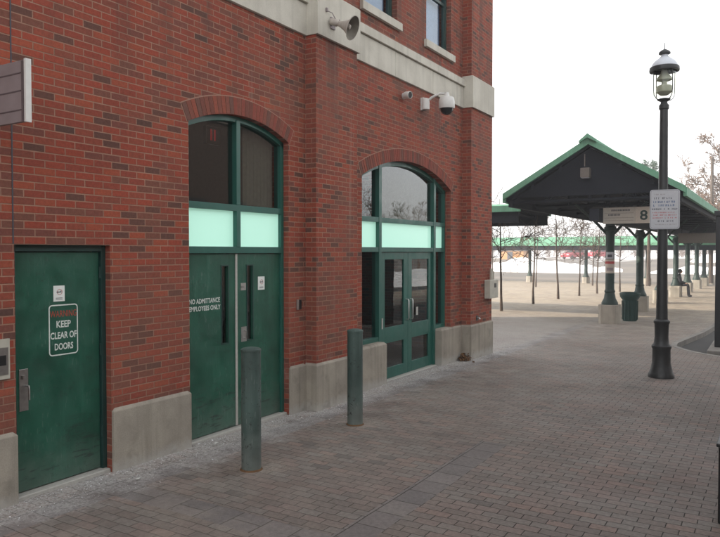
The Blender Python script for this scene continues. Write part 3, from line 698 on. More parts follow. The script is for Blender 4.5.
# horn loudspeaker
hx = empty('horn_loudspeaker', (7.96,-.225,5.28), 'grey horn loudspeaker on the stone block above the brick pier', 'loudspeaker')
dirh = Vector((.12,-.86,-.36)).normalized(); base = Vector((7.90,-.36,5.245))
def lathe_dir(m, base, d, prof, n=24):
    u = d.cross(Vector((0,0,1))).normalized(); v = d.cross(u)
    vs = [base+d*t+(u*math.cos(2*math.pi*k/n)+v*math.sin(2*math.pi*k/n))*r for r,t in prof for k in range(n)]
    m.add(vs, [(i*n+k,i*n+(k+1)%n,(i+1)*n+(k+1)%n,(i+1)*n+k) for i in range(len(prof)-1) for k in range(n)]); return m
m = MB(); lathe_dir(m, base, dirh, [(.001,-.12),(.045,-.12),(.05,-.10),(.05,-.02),(.035,.0),(.045,.05),(.07,.12),(.115,.19),(.155,.225),(.168,.232),(.168,.238),(.160,.238)]); m.build('horn', M['horn'], hx, smooth=True)
m = MB(); lathe_dir(m, base, dirh, [(.159,.237),(.150,.222),(.108,.185),(.062,.12),(.036,.05),(.001,.03)]); m.build('horn_throat', M['hornin'], hx, smooth=True)
m = MB(); lathe_dir(m, base, dirh, [(.001,.20),(.03,.19),(.042,.16),(.03,.10),(.001,.08)],16); m.build('horn_centre', M['horn'], hx, smooth=True)
m = MB(); m.box(7.90,8.00,-.245,-.226,5.20,5.36); m.tube([(7.95,-.24,5.29),(7.95,-.32,5.30),(7.92,-.36,5.29)],.014,8); m.tube([(7.80,-.228,5.42),(7.84,-.30,5.38),(7.88,-.33,5.30)],.006,6); m.box(7.782,7.815,-.25,-.226,5.40,5.45)
m.build('bracket', M['sgrey'], hx)
# bullet camera
bc = empty('bullet_camera', (10.50,0,4.80), 'small white bullet camera on the brick under the stone band', 'camera')
m = MB(); lathe_dir(m, Vector((10.50,0,4.80)), Vector((0,-1,0)), [(.001,0),(.055,.0),(.055,.03),(.02,.035),(.02,.06)],16); m.build('mount', M['white'], bc, smooth=True)
d_ = Vector((-.25,-.96,-.10)).normalized(); m = MB(); lathe_dir(m, Vector((10.47,-.05,4.80)), d_, [(.001,0),(.055,0),(.062,.02),(.062,.12),(.055,.125),(.053,.110)]); m.build('body', M['white'], bc, smooth=True)
m = MB(); lathe_dir(m, Vector((10.47,-.05,4.80)), d_, [(.054,.112),(.045,.118),(.001,.119)]); m.build('lens', M['black'], bc)
# dome camera on arm
dc = empty('dome_camera', (11.22,0,4.80), 'white dome security camera hanging from a curved arm on the brick', 'camera')
m = MB(); m.lathe((11.23,-.07,4.68),[(.05,0),(.075,.01),(.075,.20),(.05,.21)],16); m.box(11.17,11.29,-.06,0,4.68,4.90); m.build('arm_base', M['white'], dc, smooth=True)
m = MB(); m.tube([(11.23,-.08,4.82),(11.24,-.20,4.90),(11.27,-.34,4.955),(11.30,-.42,4.95)],[.025,.023,.022,.022],10); m.build('arm', M['white'], dc, smooth=True)
m = MB(); m.lathe((11.32,-.45,4.68),[(.135,.0),(.145,.02),(.142,.13),(.135,.17),(.12,.20),(.05,.225),(.04,.29),(.001,.29)],28,False); m.build('housing', M['white'], dc, smooth=True)
m = MB(); m.lathe((11.32,-.45,4.68),[(.001,-.115),(.04,-.108),(.08,-.085),(.108,-.045),(.115,.0),(.134,.001)],28,False); m.build('dome', M['dome'], dc, smooth=True)
# junction box and conduit at the corner
jb = empty('junction_box', (14.0,-.20,1.3), 'beige metal box with a conduit stub on the corner of the brick building', 'electrical box')
m = MB(); m.cbox(13.86,14.36,-.335,-.204,1.10,1.50,.012); m.build('housing', M['offw'], jb, bevel=.008)
m = MB(); m.tube([(14.10,-.27,1.50),(14.10,-.27,1.74)],.035,10); m.tube([(14.22,-.27,1.50),(14.22,-.27,1.68)],.02,8); m.build('conduit', M['offw'], jb, smooth=True)
m = MB(); m.box(14.12,14.22,-.345,-.337,1.33,1.42); m.build('latch', M['black'], jb)
# outdoor tap
tp = empty('wall_hydrant', (13.45,-.2,.72), 'dark recessed wall tap low on the end brick pier', 'tap')
m = MB(); m.box(13.40,13.50,-.208,-.2005,.66,.77); m.build('recess_plate', M['black'], tp)
m = MB(); m.tube([(13.45,-.208,.72),(13.45,-.25,.72),(13.45,-.27,.69)],.016,8); m.build('spout', M['steel'], tp, smooth=True)
# leaves heaped in the corner of the plinth
rng = random.Random(3)
m = MB()
for k in range(260):
    cx = 13.00-abs(rng.gauss(0,.10)); cy = -.06-abs(rng.gauss(0,.09)); cz = gz(13)+.01+abs(rng.gauss(0,.07))*(1-min(1,abs(cx-13)+abs(cy)))
    u = Vector((rng.gauss(0,1),rng.gauss(0,1),rng.gauss(0,.6))).normalized()*.022; v = Vector((rng.gauss(0,1),rng.gauss(0,1),rng.gauss(0,.6))).normalized()*.016
    c = Vector((cx,cy,cz)); m.quad(c-u-v,c+u-v,c+u+v,c-u+v)
tag(m.build('leaf_litter', M['leafy']), kind='stuff')
# scraps of litter
for lx, ly, s_, lab in ((5.62,-.20,.035,'crumpled white scrap of paper in front of the double green door'),(4.35,-.42,.03,'small white scrap of litter by the concrete plinth right of the single door')):
    m = MB(); g0 = gz(lx)
    pts = [(lx+rng.uniform(-1,1)*s_, ly+rng.uniform(-1,1)*s_, g0+rng.uniform(.0,1)*s_) for _ in range(9)]
    bm = bmesh.new(); [bm.verts.new(Vector(p)-Vector((lx,ly,g0))) for p in pts]; bmesh.ops.convex_hull(bm, input=bm.verts)
    me = bpy.data.meshes.new('litter'); bm.to_mesh(me); bm.free(); me.materials.append(M['litter'])
    o = bpy.data.objects.new('paper_scrap', me); COL.objects.link(o); o.location = (lx,ly,g0+.004); tag(o, lab, 'litter')
# granular salt and ice crumbs along the wall
m = MB()
for k in range(5200):
    cx = rng.uniform(2.0,14.6); cy = -.02-abs(rng.gauss(0,.23)); 
    if 7.5 < cx < 8.8: cy -= .20
    if cx > 13.0: cy -= .22
    s_ = rng.uniform(.002,.007)*(1 if rng.random() < .97 else 2.0)
    g0 = gz(cx); c = Vector((cx,cy,g0+s_*.4)); q = [Vector((rng.uniform(-1,1),rng.uniform(-1,1),rng.uniform(-.5,.8)))*s_ for _ in range(4)]
    m.add([c+v for v in q], [(0,1,2),(0,2,3),(0,3,1),(1,3,2)])
tag(m.build('salt_grit', M['snow']), kind='stuff')

# ------------------------------------------------------------------ bollards
def bollard(x, y, h, label):
    g0 = gz(x); o = empty('bollard', (x,y,g0), label, 'bollard', 'steel bollards before the doors')
    r = .098
    m = MB(); m.lathe((x,y,g0),[(r,0),(r,h-.03),(r-.003,h-.028)],40,False); m.build('post', M['boll'], o, smooth=True)
    m = MB(); m.lathe((x,y,g0),[(r+.004,h-.028),(r+.004,h-.008),(r-.012,h+.004),(r*.5,h+.012),(.001,h+.014)],40,False); m.build('cap', M['boll'], o, smooth=True)
    m = MB(); m.lathe((x,y,g0),[(r+.016,.0),(r+.008,.012),(r,.016)],32,False); m.build('base_rust', M['leafy'], o)
bollard(5.18,-1.10,1.21,'dark green scuffed steel bollard in front of the double door, the nearer of the two')
bollard(7.27,-1.02,1.20,'smooth blue-green steel bollard before the brick pier, the farther of the two')

# ------------------------------------------------------------------ street lamp and its notice
LX, LY = 13.05, -3.83; g0 = gz(LX)
sl_ = empty('street_lamp', (LX,LY,g0), 'black street lamp post with a glass lantern under a white bell cap', 'street lamp')
m = MB(); m.lathe((LX,LY,g0),[(.22,0),(.22,.05),(.205,.08),(.19,.12),(.175,.17),(.155,.26),(.15,.50),(.165,.53),(.165,.56),(.13,.60),(.115,.72),(.12,.95),(.135,.97),(.135,1.0),(.105,1.03)],16,False)
m.build('base', M['post'], sl_, smooth=True)
m = MB()
prof = [(.100,1.02),(.092,1.4),(.068,4.72),(.085,4.74),(.085,4.80),(.06,4.83),(.055,4.88)]
m.lathe((LX,LY,g0),prof,16,False); m.build('pole', M['post'], sl_, smooth=True)
zl = g0+4.86
m = MB(); m.lathe((LX,LY,zl),[(.05,0),(.09,.02),(.11,.05),(.03,.07)],20,False); m.build('lantern_seat', M['post'], sl_, smooth=True)
m = MB(); m.lathe((LX,LY,zl),[(.10,.06),(.175,.12),(.205,.22),(.205,.42),(.19,.53)],28,False); m.build('lantern_glass', M['lampglass'], sl_, smooth=True)
m = MB(); m.lathe((LX,LY,zl),[(.001,.12),(.07,.12),(.13,.17),(.135,.24),(.12,.28),(.05,.30),(.045,.35),(.13,.38),(.13,.41),(.06,.50),(.05,.56)],24,False); m.build('reflector', M['lampin'], sl_, smooth=True)
m = MB()
for k in range(4):
    t = math.pi/4+k*math.pi/2; c_, s_ = math.cos(t), math.sin(t)
    m.tube([(LX+c_*r,LY+s_*r,zl+z) for r,z in ((.06,.02),(.16,.05),(.205,.11),(.215,.2),(.215,.55))],.008,6)
m.build('cage', M['post'], sl_)
m = MB(); m.lathe((LX,LY,zl),[(.20,.53),(.245,.53),(.25,.55),(.245,.60),(.23,.61),(.17,.61)],28,False); m.build('rim', M['post'], sl_, smooth=True)
m = MB(); m.lathe((LX,LY,zl),[(.225,.605),(.215,.65),(.17,.71),(.10,.765),(.06,.80),(.055,.83)],28,False); m.build('bell_cap', M['enamel'], sl_, smooth=True)
m = MB(); m.lathe((LX,LY,zl),[(.06,.82),(.10,.84),(.095,.87),(.06,.90),(.02,.92),(.008,.93),(.006,1.03),(.001,1.04)],16,False); m.build('finial', M['post'], sl_, smooth=True)
# notice board strapped to the pole, facing the camera side
ns = empty('notice_sign', (LX-.11,LY-.0,2.84), 'pale notice sign with rows of blue and red print on the lamp post', 'sign')
ang = R(12)                                       # sign normal turned from -X toward -Y
ux = Vector((math.sin(ang)*-1.0, -math.cos(ang), 0)); nx = Vector((-math.cos(ang), math.sin(ang), 0))
ux = Vector((math.sin(ang), -math.cos(ang), 0)); nx = Vector((-math.cos(ang), -math.sin(ang), 0))
C0 = Vector((LX-.125, LY-.015, 2.845))+ux*.03
def onsign(u, z, out=0.0): return C0+ux*(u*(1 if out < .0073 else 1.02))+Vector((0,0,z))+nx*out
def rpoly(w_, h_, r):
    P = []
    for cx,cz,a0 in ((w_-r,h_-r,0),(-w_+r,h_-r,90),(-w_+r,-h_+r,180),(w_-r,-h_+r,270)):
        for k in range(6): t = R(a0+18*k); P.append((cx+r*math.cos(t),cz+r*math.sin(t)))
    return P
P = rpoly(.240,.345,.045); n_ = len(P); m = MB()
m.add([onsign(u,z,0) for u,z in P]+[onsign(u,z,.006) for u,z in P], [tuple(range(n_)),tuple(range(n_,2*n_))]+[(i,(i+1)%n_,n_+(i+1)%n_,n_+i) for i in range(n_)])
m.build('plate', M['sface'], ns)
m = MB(); P1 = rpoly(.226,.331,.038); P0 = rpoly(.222,.327,.034)
for i in range(n_): m.quad(onsign(*P1[i],.0072),onsign(*P1[(i+1)%n_],.0072),onsign(*P0[(i+1)%n_],.0072),onsign(*P0[i],.0072))
m.build('border_line', M['ink'], ns)
rows = [(.262,.022,-.16,-.02,'sgrey'),(.195,.034,-.17,.155,'ink'),(.13,.034,-.18,.165,'blue'),(.07,.036,-.18,.155,'blue'),(.005,.030,-.20,.19,'ink'),(-.055,.022,-.19,.15,'redp'),(-.10,.022,-.18,.18,'redp'),(-.148,.022,-.19,.185,'redp'),(-.205,.028,-.16,.13,'ink'),(-.262,.014,-.15,.18,'sgrey')]
rng = random.Random(11)
for key in ('sgrey','ink','blue','redp'):
    m = MB()
    for z,h_,u0,u1,k_ in rows:
        if k_ != key: continue
        u = u0
        while u < u1:
            wl = rng.uniform(.5,.85)*h_
            if rng.random() > .13:
                t = .22*h_
                for (p,q,r_,s_) in ((u,u+t,z-h_/2,z+h_/2),(u+wl-t,u+wl,z-h_/2,z+h_/2)) if rng.random() < .5 else ((u,u+t,z-h_/2,z+h_/2),):
                    m.quad(onsign(p,r_,.0074),onsign(q,r_,.0074),onsign(q,s_,.0074),onsign(p,s_,.0074))
                zz = z+rng.choice((-.5,0,.3))*h_*.8
                m.quad(onsign(u+t,zz,.0074),onsign(u+wl-t,zz,.0074),onsign(u+wl-t,zz+t,.0074),onsign(u+t,zz+t,.0074))
            u += wl+.35*h_
    m.build('print_rows', M[key], ns)
m = MB()
for z in (.25,-.25):
    m.box(LX-.105,LX+.085,LY-.085,LY+.085,2.845+z-.012,2.845+z+.012)
m.build('strap', M['steel'], ns)

# ------------------------------------------------------------------ trees
def grow(m_tr, m_br, base, h, rng, r0=.05, spread=.9, levels=4, trunk_frac=.42, dens=1.0, sides=6, minr=.004):
    """bare winter tree: trunk, limbs, then twigs"""
    pts = [Vector(base)]; n_ = 7; lean = Vector((rng.uniform(-.03,.03), rng.uniform(-.03,.03), 0))
    for i in range(1, n_+1):
        pts.append(pts[-1]+Vector((rng.gauss(0,.012)*h/4, rng.gauss(0,.012)*h/4, h*.85/n_))+lean*h/n_)
    rad = [r0*(1-.80*i/n_) for i in range(n_+1)]; rad[0] *= 1.25
    m_tr.tube(pts, rad, sides+2)
    def at(t):
        k = min(n_-1, int(t*n_)); f_ = t*n_-k; return pts[k].lerp(pts[k+1], f_), rad[k]*(1-f_)+rad[k+1]*f_
    def branch(p, d, L, r, lev):
        k = 4 if lev < 3 else 3; q = [p]; dd = d.copy()
        for i in range(k):
            dd = (dd+Vector((rng.gauss(0,.16), rng.gauss(0,.16), rng.gauss(.05,.12)))).normalized(); q.append(q[-1]+dd*L/k)
        rr = [max(minr, r*(1-.72*i/k)) for i in range(k+1)]
        m_br.tube(q, rr, 4 if lev < 3 else 3, cap=False)
        if lev < levels:
            nb = int(round(rng.uniform(3,5)*dens))
            for j in range(nb):
                t = rng.uniform(.25,1); idx = min(k-1,int(t*k)); s_ = q[idx].lerp(q[idx+1], t*k-idx)
                axis = Vector((rng.gauss(0,1),rng.gauss(0,1),rng.gauss(0,1))).normalized()
                nd = (dd+axis*.85*spread+Vector((0,0,.12))).normalized()
                branch(s_, nd, L*rng.uniform(.45,.7), max(minr, r*.5), lev+1)
    nl = int(round(9*dens))
    for j in range(nl):
        t = trunk_frac+(1-trunk_frac)*(j+.5*rng.random())/nl; p, r_ = at(min(.99,t)); a_ = j*2.4+rng.uniform(-.4,.4)
        d = Vector((math.cos(a_)*spread, math.sin(a_)*spread, rng.uniform(.35,.8))).normalized()
        branch(p, d, h*.34*(1.15-.6*t), max(minr, r_*.62), 1)
protos = []
for s_ in range(3):
    rng = random.Random(40+s_); mt, mb = MB(), MB(); grow(mt, mb, (0,0,0), 5.2, rng, .055, 1.25, 4, .42, .80, 6, .009)
    o = empty('bare_tree', (0,0,0), 'x', 'tree', 'bare young trees planted in the plaza'); mt.build('trunk', M['bark'], o, smooth=True); mb.build('branches', M['twig'], o); protos.append(o)
TR = [(25.6,3.6,'slim bare tree just right of the brick building corner, the nearest in the plaza'),
      (30.2,3.75,'slim bare tree second from the brick building in the front plaza row'),
      (34.5,3.8,'slim bare tree third from the brick building in the front plaza row'),
      (38.0,3.6,'slim bare tree just left of the distant green column, before the red cars'),
      (41.0,3.3,'slim bare tree right of the distant green column and below the red cars'),
      (36.3,7.9,'thin bare tree at the building edge, behind the metal box on the corner'),
      (47.2,8.8,'thin farther bare tree right beside a nearer trunk, before the snow'),
      (44.0,2.6,'thin bare tree seen between the first two canopy columns'),
      (52.0,6.0,'farthest thin bare tree of the plaza, near the low green canopy')]
for i, (x,y,lab) in enumerate(TR):
    o = protos[i] if i < 3 else copy_tree(protos[i % 3])
    o.location = (x,y,gz(x)-.01); o.rotation_euler = (0,0,i*1.7); s_ = [1,.95,1.04,.93,.97,.9,1,.95,.95][i]; o.scale = (s_,s_,s_); o['label'] = lab
for i, (x,y) in enumerate([(26,-9.5),(31,-10.2),(36,-9.4),(41,-10.4),(47,-9.8),(53,-10.5),(58,-9.6)]):  # unseen trees added to give upright streaks in the entrance glass
    o = copy_tree(protos[i % 3]); o.location = (x,y,gz(x)-.02); o.rotation_euler = (0,0,i*2.3+1); o['label'] = 'unseen bare tree added to streak the door glass reflections'; o['group'] = 'unseen trees added for the glass reflections'
# big tree beyond the canopy roof
rng = random.Random(8); mt, mb = MB(), MB(); grow(mt, mb, (66,-2.6,gz(60)), 12.2, rng, .26, 1.5, 5, .28, 1.25, 7, .022)
o = empty('large_bare_tree', (66,-1.5,gz(60)), 'large reddish bare tree rising above the canopy roof at the right', 'tree'); mt.build('trunk', M['bark_far'], o, smooth=True); mb.build('branches', M['bark_far'], o)
# utility pole
m = MB(); m.tube([(62,-1.1,gz(60)),(62,-1.1,9.6)],[.16,.11],8); m.lathe((62,-1.1,9.5),[(.10,0),(.14,.05),(.14,.2),(.05,.3)],8)
tag(m.build('utility_pole', M['bark']), 'wooden utility pole among the branches of the large bare tree', 'pole')
# scrubby pine peeping over the roof slope
PX, PY = 44.7, 1.4
px_ = empty('pine_tree', (PX+9,PY+1.0,gz(53)), 'grey-green pine whose tip shows above the canopy roof slope', 'tree'); rng = random.Random(21)
bx, by, bz = PX+9, PY+1.0, gz(53)
m = MB(); m.tube([(bx,by,bz),(bx+.1,by,bz+8.6)],[.16,.03],8); m.build('trunk', M['bark'], px_)
m = MB()
for k in range(2600):
    t = rng.random()**.8; hh = 5.5+3.6*t; rad = (1-t)*1.9+.35; a_ = rng.uniform(0,6.28); rr = rad*math.sqrt(rng.random())
    c = Vector((bx+rr*math.cos(a_), by+rr*math.sin(a_), bz+hh+rng.gauss(0,.1)+ (rad-rr)*.15)); d = Vector((math.cos(a_)+rng.gauss(0,.4),math.sin(a_)+rng.gauss(0,.4),rng.uniform(-.1,.7))).normalized()*rng.uniform(.18,.34)
    s_ = d.cross(Vector((rng.gauss(0,1),rng.gauss(0,1),rng.gauss(0,1)))).normalized()*.018; m.quad(c-s_,c+s_,c+d+s_*.3,c+d-s_*.3)
m.build('crown', M['needle'], px_)

# ------------------------------------------------------------------ platform canopy
def canopy(label, GX=20.5, XE=64.0, YC=-.85, CX=22.87, NC=8):
    HW = 2.52; ZE, ZR = 3.66, 5.18; CY = YC-.15
    r = empty('platform_canopy', (CX,CY,gz(CX)), label, 'canopy', 'green gabled platform canopies')
    def roofpoly(t0, t1, ex=0.0):                # pitched slab between offsets t0 (lower) and t1 (upper)
        e = HW+ex
        return [(YC-e,ZE+t0),(YC,ZR+t0),(YC+e,ZE+t0),(YC+e,ZE+t1),(YC,ZR+t1),(YC-e,ZE+t1)]
    m = MB(); m.prism(roofpoly(.13,.22), 'x', GX+.02, XE); m.build('roof', M['roofg'], r)
    m = MB(); m.prism(roofpoly(.0,.13), 'x', GX+.08, XE-.05); m.build('roof_deck', M['deck'], r)
    for X0 in (GX-.10, XE):
        m = MB(); m.prism(roofpoly(.06,.25,.06), 'x', X0, X0+.12); m.build('gable_trim', M['roofg'], r)
    m = MB(); m.prism([(YC-HW+.3,ZE+.12),(YC+HW-.3,ZE+.12),(YC,ZR-.03)],'x',GX+.15,GX+.18); m.build('gable_board', M['deck'], r)
    m = MB(); m.prism([(YC-.24,ZR+.10),(YC,ZR+.24),(YC+.24,ZR+.10),(YC+.24,ZR+.16),(YC,ZR+.36),(YC-.24,ZR+.16)],'x',GX-.22,XE+.05); m.build('ridge_cap', M['roofg'], r)
    for s_ in (-1,1):
        m = MB(); y0 = YC+s_*(HW+.0); m.box(GX-.02,XE,min(y0,y0+s_*.09),max(y0,y0+s_*.09),ZE-.03,ZE+.21); m.build('gutter', M['roofg'], r)
        m = MB(); y0 = YC+s_*(HW-.12); m.box(GX+.12,XE,y0-.06,y0+.06,ZE-.16,ZE+.03); m.build('eave_beam', M['truss'], r)
    m = MB(); m.box(GX+.12,XE,YC-.27,YC-.0,3.02,3.36); m.build('spine_beam', M['truss'], r)
    m = MB()
    for yy_ in (-1.7,-.85,.85,1.7):
        zz = ZR-(ZR-ZE)*abs(yy_)/HW
        m.box(GX+.12,XE-.1,YC+yy_-.05,YC+yy_+.05,zz-.14,zz+.0)
    m.build('purlin', M['truss'], r)
    X_ = GX+.25; 
    while X_ < XE:
        m = MB(); q = .055
        m.tube([(X_,YC-HW+.1,ZE-.02),(X_,YC+HW-.1,ZE-.02)],q,4); m.tube([(X_,YC-HW+.1,ZE-.02),(X_,YC,ZR-.12)],q,4); m.tube([(X_,YC+HW-.1,ZE-.02),(X_,YC,ZR-.12)],q,4)
        m.tube([(X_,YC,ZE),(X_,YC,ZR-.12)],q*.8,4); m.tube([(X_,YC-1.25,ZE),(X_,YC,ZR-.5)],q*.6,4); m.tube([(X_,YC+1.25,ZE),(X_,YC,ZR-.5)],q*.6,4)
        m.tube([(X_,YC-1.25,ZE),(X_,YC-1.25,ZE+.72)],q*.6,4); m.tube([(X_,YC+1.25,ZE),(X_,YC+1.25,ZE+.72)],q*.6,4)
        m.build('truss', M['truss'], r); X_ += 2.83 if X_ > 21 else 2.37
    first = None
    for k in range(NC):
        X_ = CX+5.68*k
        if first is None:
            m = MB(); x0, y0, g_ = X_, CY, gz(X_)
            prof = [(.255,.60),(.255,.66),(.235,.70),(.185,.80),(.165,.92),(.15,.98),(.165,1.0),(.165,1.04),(.148,1.07),(.140,1.1),(.135,3.0)]
            m.lathe((x0,y0,g_),prof,20,False); m.lathe((x0,y0,g_),[(.15,2.95),(.19,3.0),(.19,3.08),(.15,3.12),(.15,3.2)],16,False)
            first = m.build('column', M['cgreen'], r, smooth=True)
            m = MB(); P_ = []
            c_, e_ = .31, .09
            oct_ = [(c_-e_,c_),(-c_+e_,c_),(-c_,c_-e_),(-c_,-c_+e_),(-c_+e_,-c_),(c_-e_,-c_),(c_,-c_+e_),(c_,c_-e_)]
            m.prism([(x0+a_,y0+b_) for a_,b_ in oct_],'z',g_-.1,g_+.60); m.build('pedestal', M['ped'], first, bevel=.015)
            m = MB()
            for s_ in (-1,1):
                m.tube([(x0,y0,g_+2.75),(x0,y0+s_*.45,g_+3.25),(x0,y0+s_*1.1,ZE)],.045,6)
            m.build('bracket', M['cgreen'], first)
        else:
            c = copy_tree(first, r); c.location = first.location+Vector((5.68*k,0,-.007*5.68*k))
    for k in range(NC-1):
        X_ = GX+.02+5.68*k; m = MB(); m.tube([(X_,YC+.12,ZR-.2),(X_,YC+.12,ZE+.95)],.02,6); m.box(X_-.12,X_+.12,YC-.04,YC+.22,ZE+.62,ZE+.90); l_ = m.build('light_fixture', M['dsign'], r, bevel=.02)
        m = MB(); m.box(X_-.10,X_+.10,YC-.02,YC+.20,ZE+.605,ZE+.62); m.build('lens', M['sface'], l_)
    return r
CN = canopy('long green gabled canopy on a row of green columns beside lamp post')
sh2 = empty('shade_roof', (5,-8,-.08), 'flat dark shelter roof on thin posts, added out of view to shade the paving', 'shelter')  # unseen roof added to keep sky light off the lower right paving
m = MB(); m.box(-5,14.2,-10.6,-5.85,2.98,3.12); m.build('roof', M['deck'], sh2)
for X_ in (-4,0.5,5,9.5,13.9):
    m = MB(); m.box(X_-.05,X_+.05,-8.45,-8.35,-.15,2.98); m.build('post', M['truss'], sh2)
wb = empty('reflection_block', (14,-30,-.15), 'unseen brown brick block added to darken the window reflections', 'building')  # unseen block added so the arched panes reflect something dark
m = MB(); m.box(-30,45,-42,-27,-.6,11.0); m.build('wall', M['blockbrick'], wb)
m = MB(); m.box(-30.2,45.2,-42.2,-26.8,11.0,11.4); m.build('roof', M['dirtroof'], wb)
for k in range(16):
    for z_ in (1.2, 4.0):
        m = MB(); m.box(-27+k*4.2,-25+k*4.2,-27.0,-26.95,z_,z_+1.7); m.build('window', M['carglass'], wb)

# cross canopy running behind the building
def cross_canopy(name, x0, x1, y0, y1, ze, zr, cols, label, group=None, flip=False):
    g_ = gz((x0+x1)/2); xc = (x0+x1)/2; r = empty(name, (xc,y0,g_), label, 'canopy', group)
    pf = lambda a_, b_: [(x0,ze+a_),(xc,zr+a_),(x1,ze+a_),(x1,ze+b_),(xc,zr+b_),(x0,ze+b_)]
    m = MB(); m.prism(pf(.08,.16),'y',y0,y1); m.build('roof', M['roofg'], r)
    m = MB(); m.prism(pf(.0,.08),'y',y0+.05,y1-.05); m.build('roof_deck', M['deck'], r)
    for X_ in (x0-.08,x1+.0):
        m = MB(); m.box(X_,X_+.08,y0,y1,ze-.02,ze+.19); m.build('gutter', M['roofg'], r)
        m = MB(); X2 = X_+.14 if X_ < xc else X_-.16; m.box(X2,X2+.1,y0+.1,y1,ze-.38,ze+.0); m.build('eave_beam', M['truss'], r)
    m = MB(); Y_ = y0+.6
    while Y_ < y1: m.tube([(x0+.1,Y_,ze-.04),(x1-.1,Y_,ze-.04)],.05,4); m.tube([(x0+.1,Y_,ze-.04),(xc,Y_,zr-.1)],.045,4); m.tube([(x1-.1,Y_,ze-.04),(xc,Y_,zr-.1)],.045,4); Y_ += 2.4
    m.build('truss', M['truss'], r)
    for cx,cy in cols:
        m = MB(); gg = gz(cx); hh = ze-.15-gg
        m.lathe((cx,cy,gg),[(.24,.50),(.24,.56),(.20,.62),(.155,.74),(.14,.9),(.13,1.0),(.125,hh)],14,False); c = m.build('column', M['cgreen'], r, smooth=True)
        m = MB(); m.prism([(cx+.3*math.cos(R(45*k+22)),cy+.3*math.sin(R(45*k+22))) for k in range(8)],'z',gg-.1,gg+.50); m.build('pedestal', M['ped'], c)
    return r
cross_canopy('linking_canopy', 22.6, 26.2, 1.86, 15.5, 3.50, 3.72, [(24.4,10.5),(24.4,15.0)], 'green roofed canopy arm joining the gabled canopy from behind the brick building')
cross_canopy('far_canopy', 54.6, 57.8, -3.5, 40.0, 2.62, 3.18, [(56.2,2.85-4.6*k+9.2+0) for k in (-7,-6,-5,-4,-3,-2,-1,0,1,2)], 'low green canopy on slender columns crossing the far side of the plaza')

# gate sign under the first gable
gs = empty('gate_sign', (21.2,-2.0,3.18), 'cream gate sign with the number 8 hanging under the near end of canopy', 'sign')
m = MB(); m.box(21.19,21.23,-2.02,-1.12,2.94,3.42); m.build('text_panel', M['gface'], gs, bevel=.004)
m = MB(); m.box(21.188,21.232,-2.75,-2.025,2.94,3.42); m.build('number_panel', M['gface2'], gs, bevel=.004)
rot = lambda u, z: Vector((21.184, -u, z))
text_on('8', 2.155, 2.365, 3.03, 3.32, 0, M['dtext'], gs, 'numeral', rot, bold=.02)
m = MB(); rng = random.Random(4)
for z,h_,u0,u1 in ((3.335,.05,1.36,1.88),(3.20,.045,1.27,1.58)):
    u = u0
    while u < u1:
        wl = rng.uniform(.4,.7)*h_; m.box(21.186,21.19,-u-wl,-u,z-h_/2,z+h_/2); u += wl+.3*h_
for z in (3.245,3.11,3.03): m.box(21.187,21.19,-1.98,-1.16,z,z+.006)
m.build('print_rows', M['ink'], gs)
m = MB()
for y_ in (-1.3,-2.7): m.tube([(21.21,y_,3.42),(21.21,y_,3.85)],.018,6)
m.build('hanger', M['truss'], gs)
# blank sign further along
g2 = empty('hanging_sign', (33,-2.3,3.0), 'grey-brown blank sign hanging under the far part of canopy right of the lamp post', 'sign')
m = MB(); m.box(34.0,34.04,-3.35,-1.75,2.50,2.95); m.build('panel', M['dsign'], g2, bevel=.004)
m = MB(); [m.tube([(34.02,y_,2.95),(34.02,y_,3.7)],.015,6) for y_ in (-1.9,-3.2)]; m.build('hanger', M['truss'], g2)
# posters wrapped on the first column
ps = empty('column_poster', (22.72,-1.0,1.6), 'red and white poster strapped round the first canopy column', 'poster')
def arcplate(z0,z1,rad,mat,nm,a0=135,a1=235):
    m = MB(); K = 10
    for k in range(K):
        p, q = R(a0+(a1-a0)*k/K), R(a0+(a1-a0)*(k+1)/K)
        m.quad((22.87+rad*math.cos(p),-1.0+rad*math.sin(p),z0),(22.87+rad*math.cos(q),-1.0+rad*math.sin(q),z0),(22.87+rad*math.cos(q),-1.0+rad*math.sin(q),z1),(22.87+rad*math.cos(p),-1.0+rad*math.sin(p),z1))
    return m.build(nm, mat, ps)
arcplate(1.42,1.86,.150,M['gface2'],'lower_sheet',115,255); arcplate(1.72,1.80,.152,M['redp'],'red_stripe',115,255); arcplate(1.88,2.10,.150,M['sface'],'upper_sheet',140,235); arcplate(1.93,2.02,.152,M['ink'],'upper_print',160,215); arcplate(1.50,1.60,.152,M['sgrey'],'lower_print',150,230)

# litter bins
def bin_(x, y, label, s=1.0):
    g_ = gz(x); o = empty('litter_bin', (x,y,g_), label, 'litter bin', 'dark green litter bins')
    m = MB(); m.lathe((x,y,g_),[(.21*s,0),(.225*s,.03),(.235*s,.70*s),(.245*s,.72*s)],20,False); m.lathe((x,y,g_),[(.001,.02),(.21*s,.02)],20,False); m.build('body', M['frame_dark'], o, smooth=True)
    m = MB()
    for k in range(14):
        t = 2*math.pi*k/14; m.tube([(x+.24*s*math.cos(t),y+.24*s*math.sin(t),g_+.05),(x+.25*s*math.cos(t),y+.25*s*math.sin(t),g_+.68*s)],.012,4)
    m.build('slat_ribs', M['frame_dark'], o)
    m = MB(); m.lathe((x,y,g_),[(.25*s,.72*s),(.31*s,.80*s),(.33*s,.90*s),(.33*s,.94*s),(.24*s,.96*s),(.15*s,.93*s)],20,False); m.build('flared_lid', M['frame_dark'], o, smooth=True)
bin_(24.0,-1.42,'dark green litter bin with a flared top right behind the first canopy column')
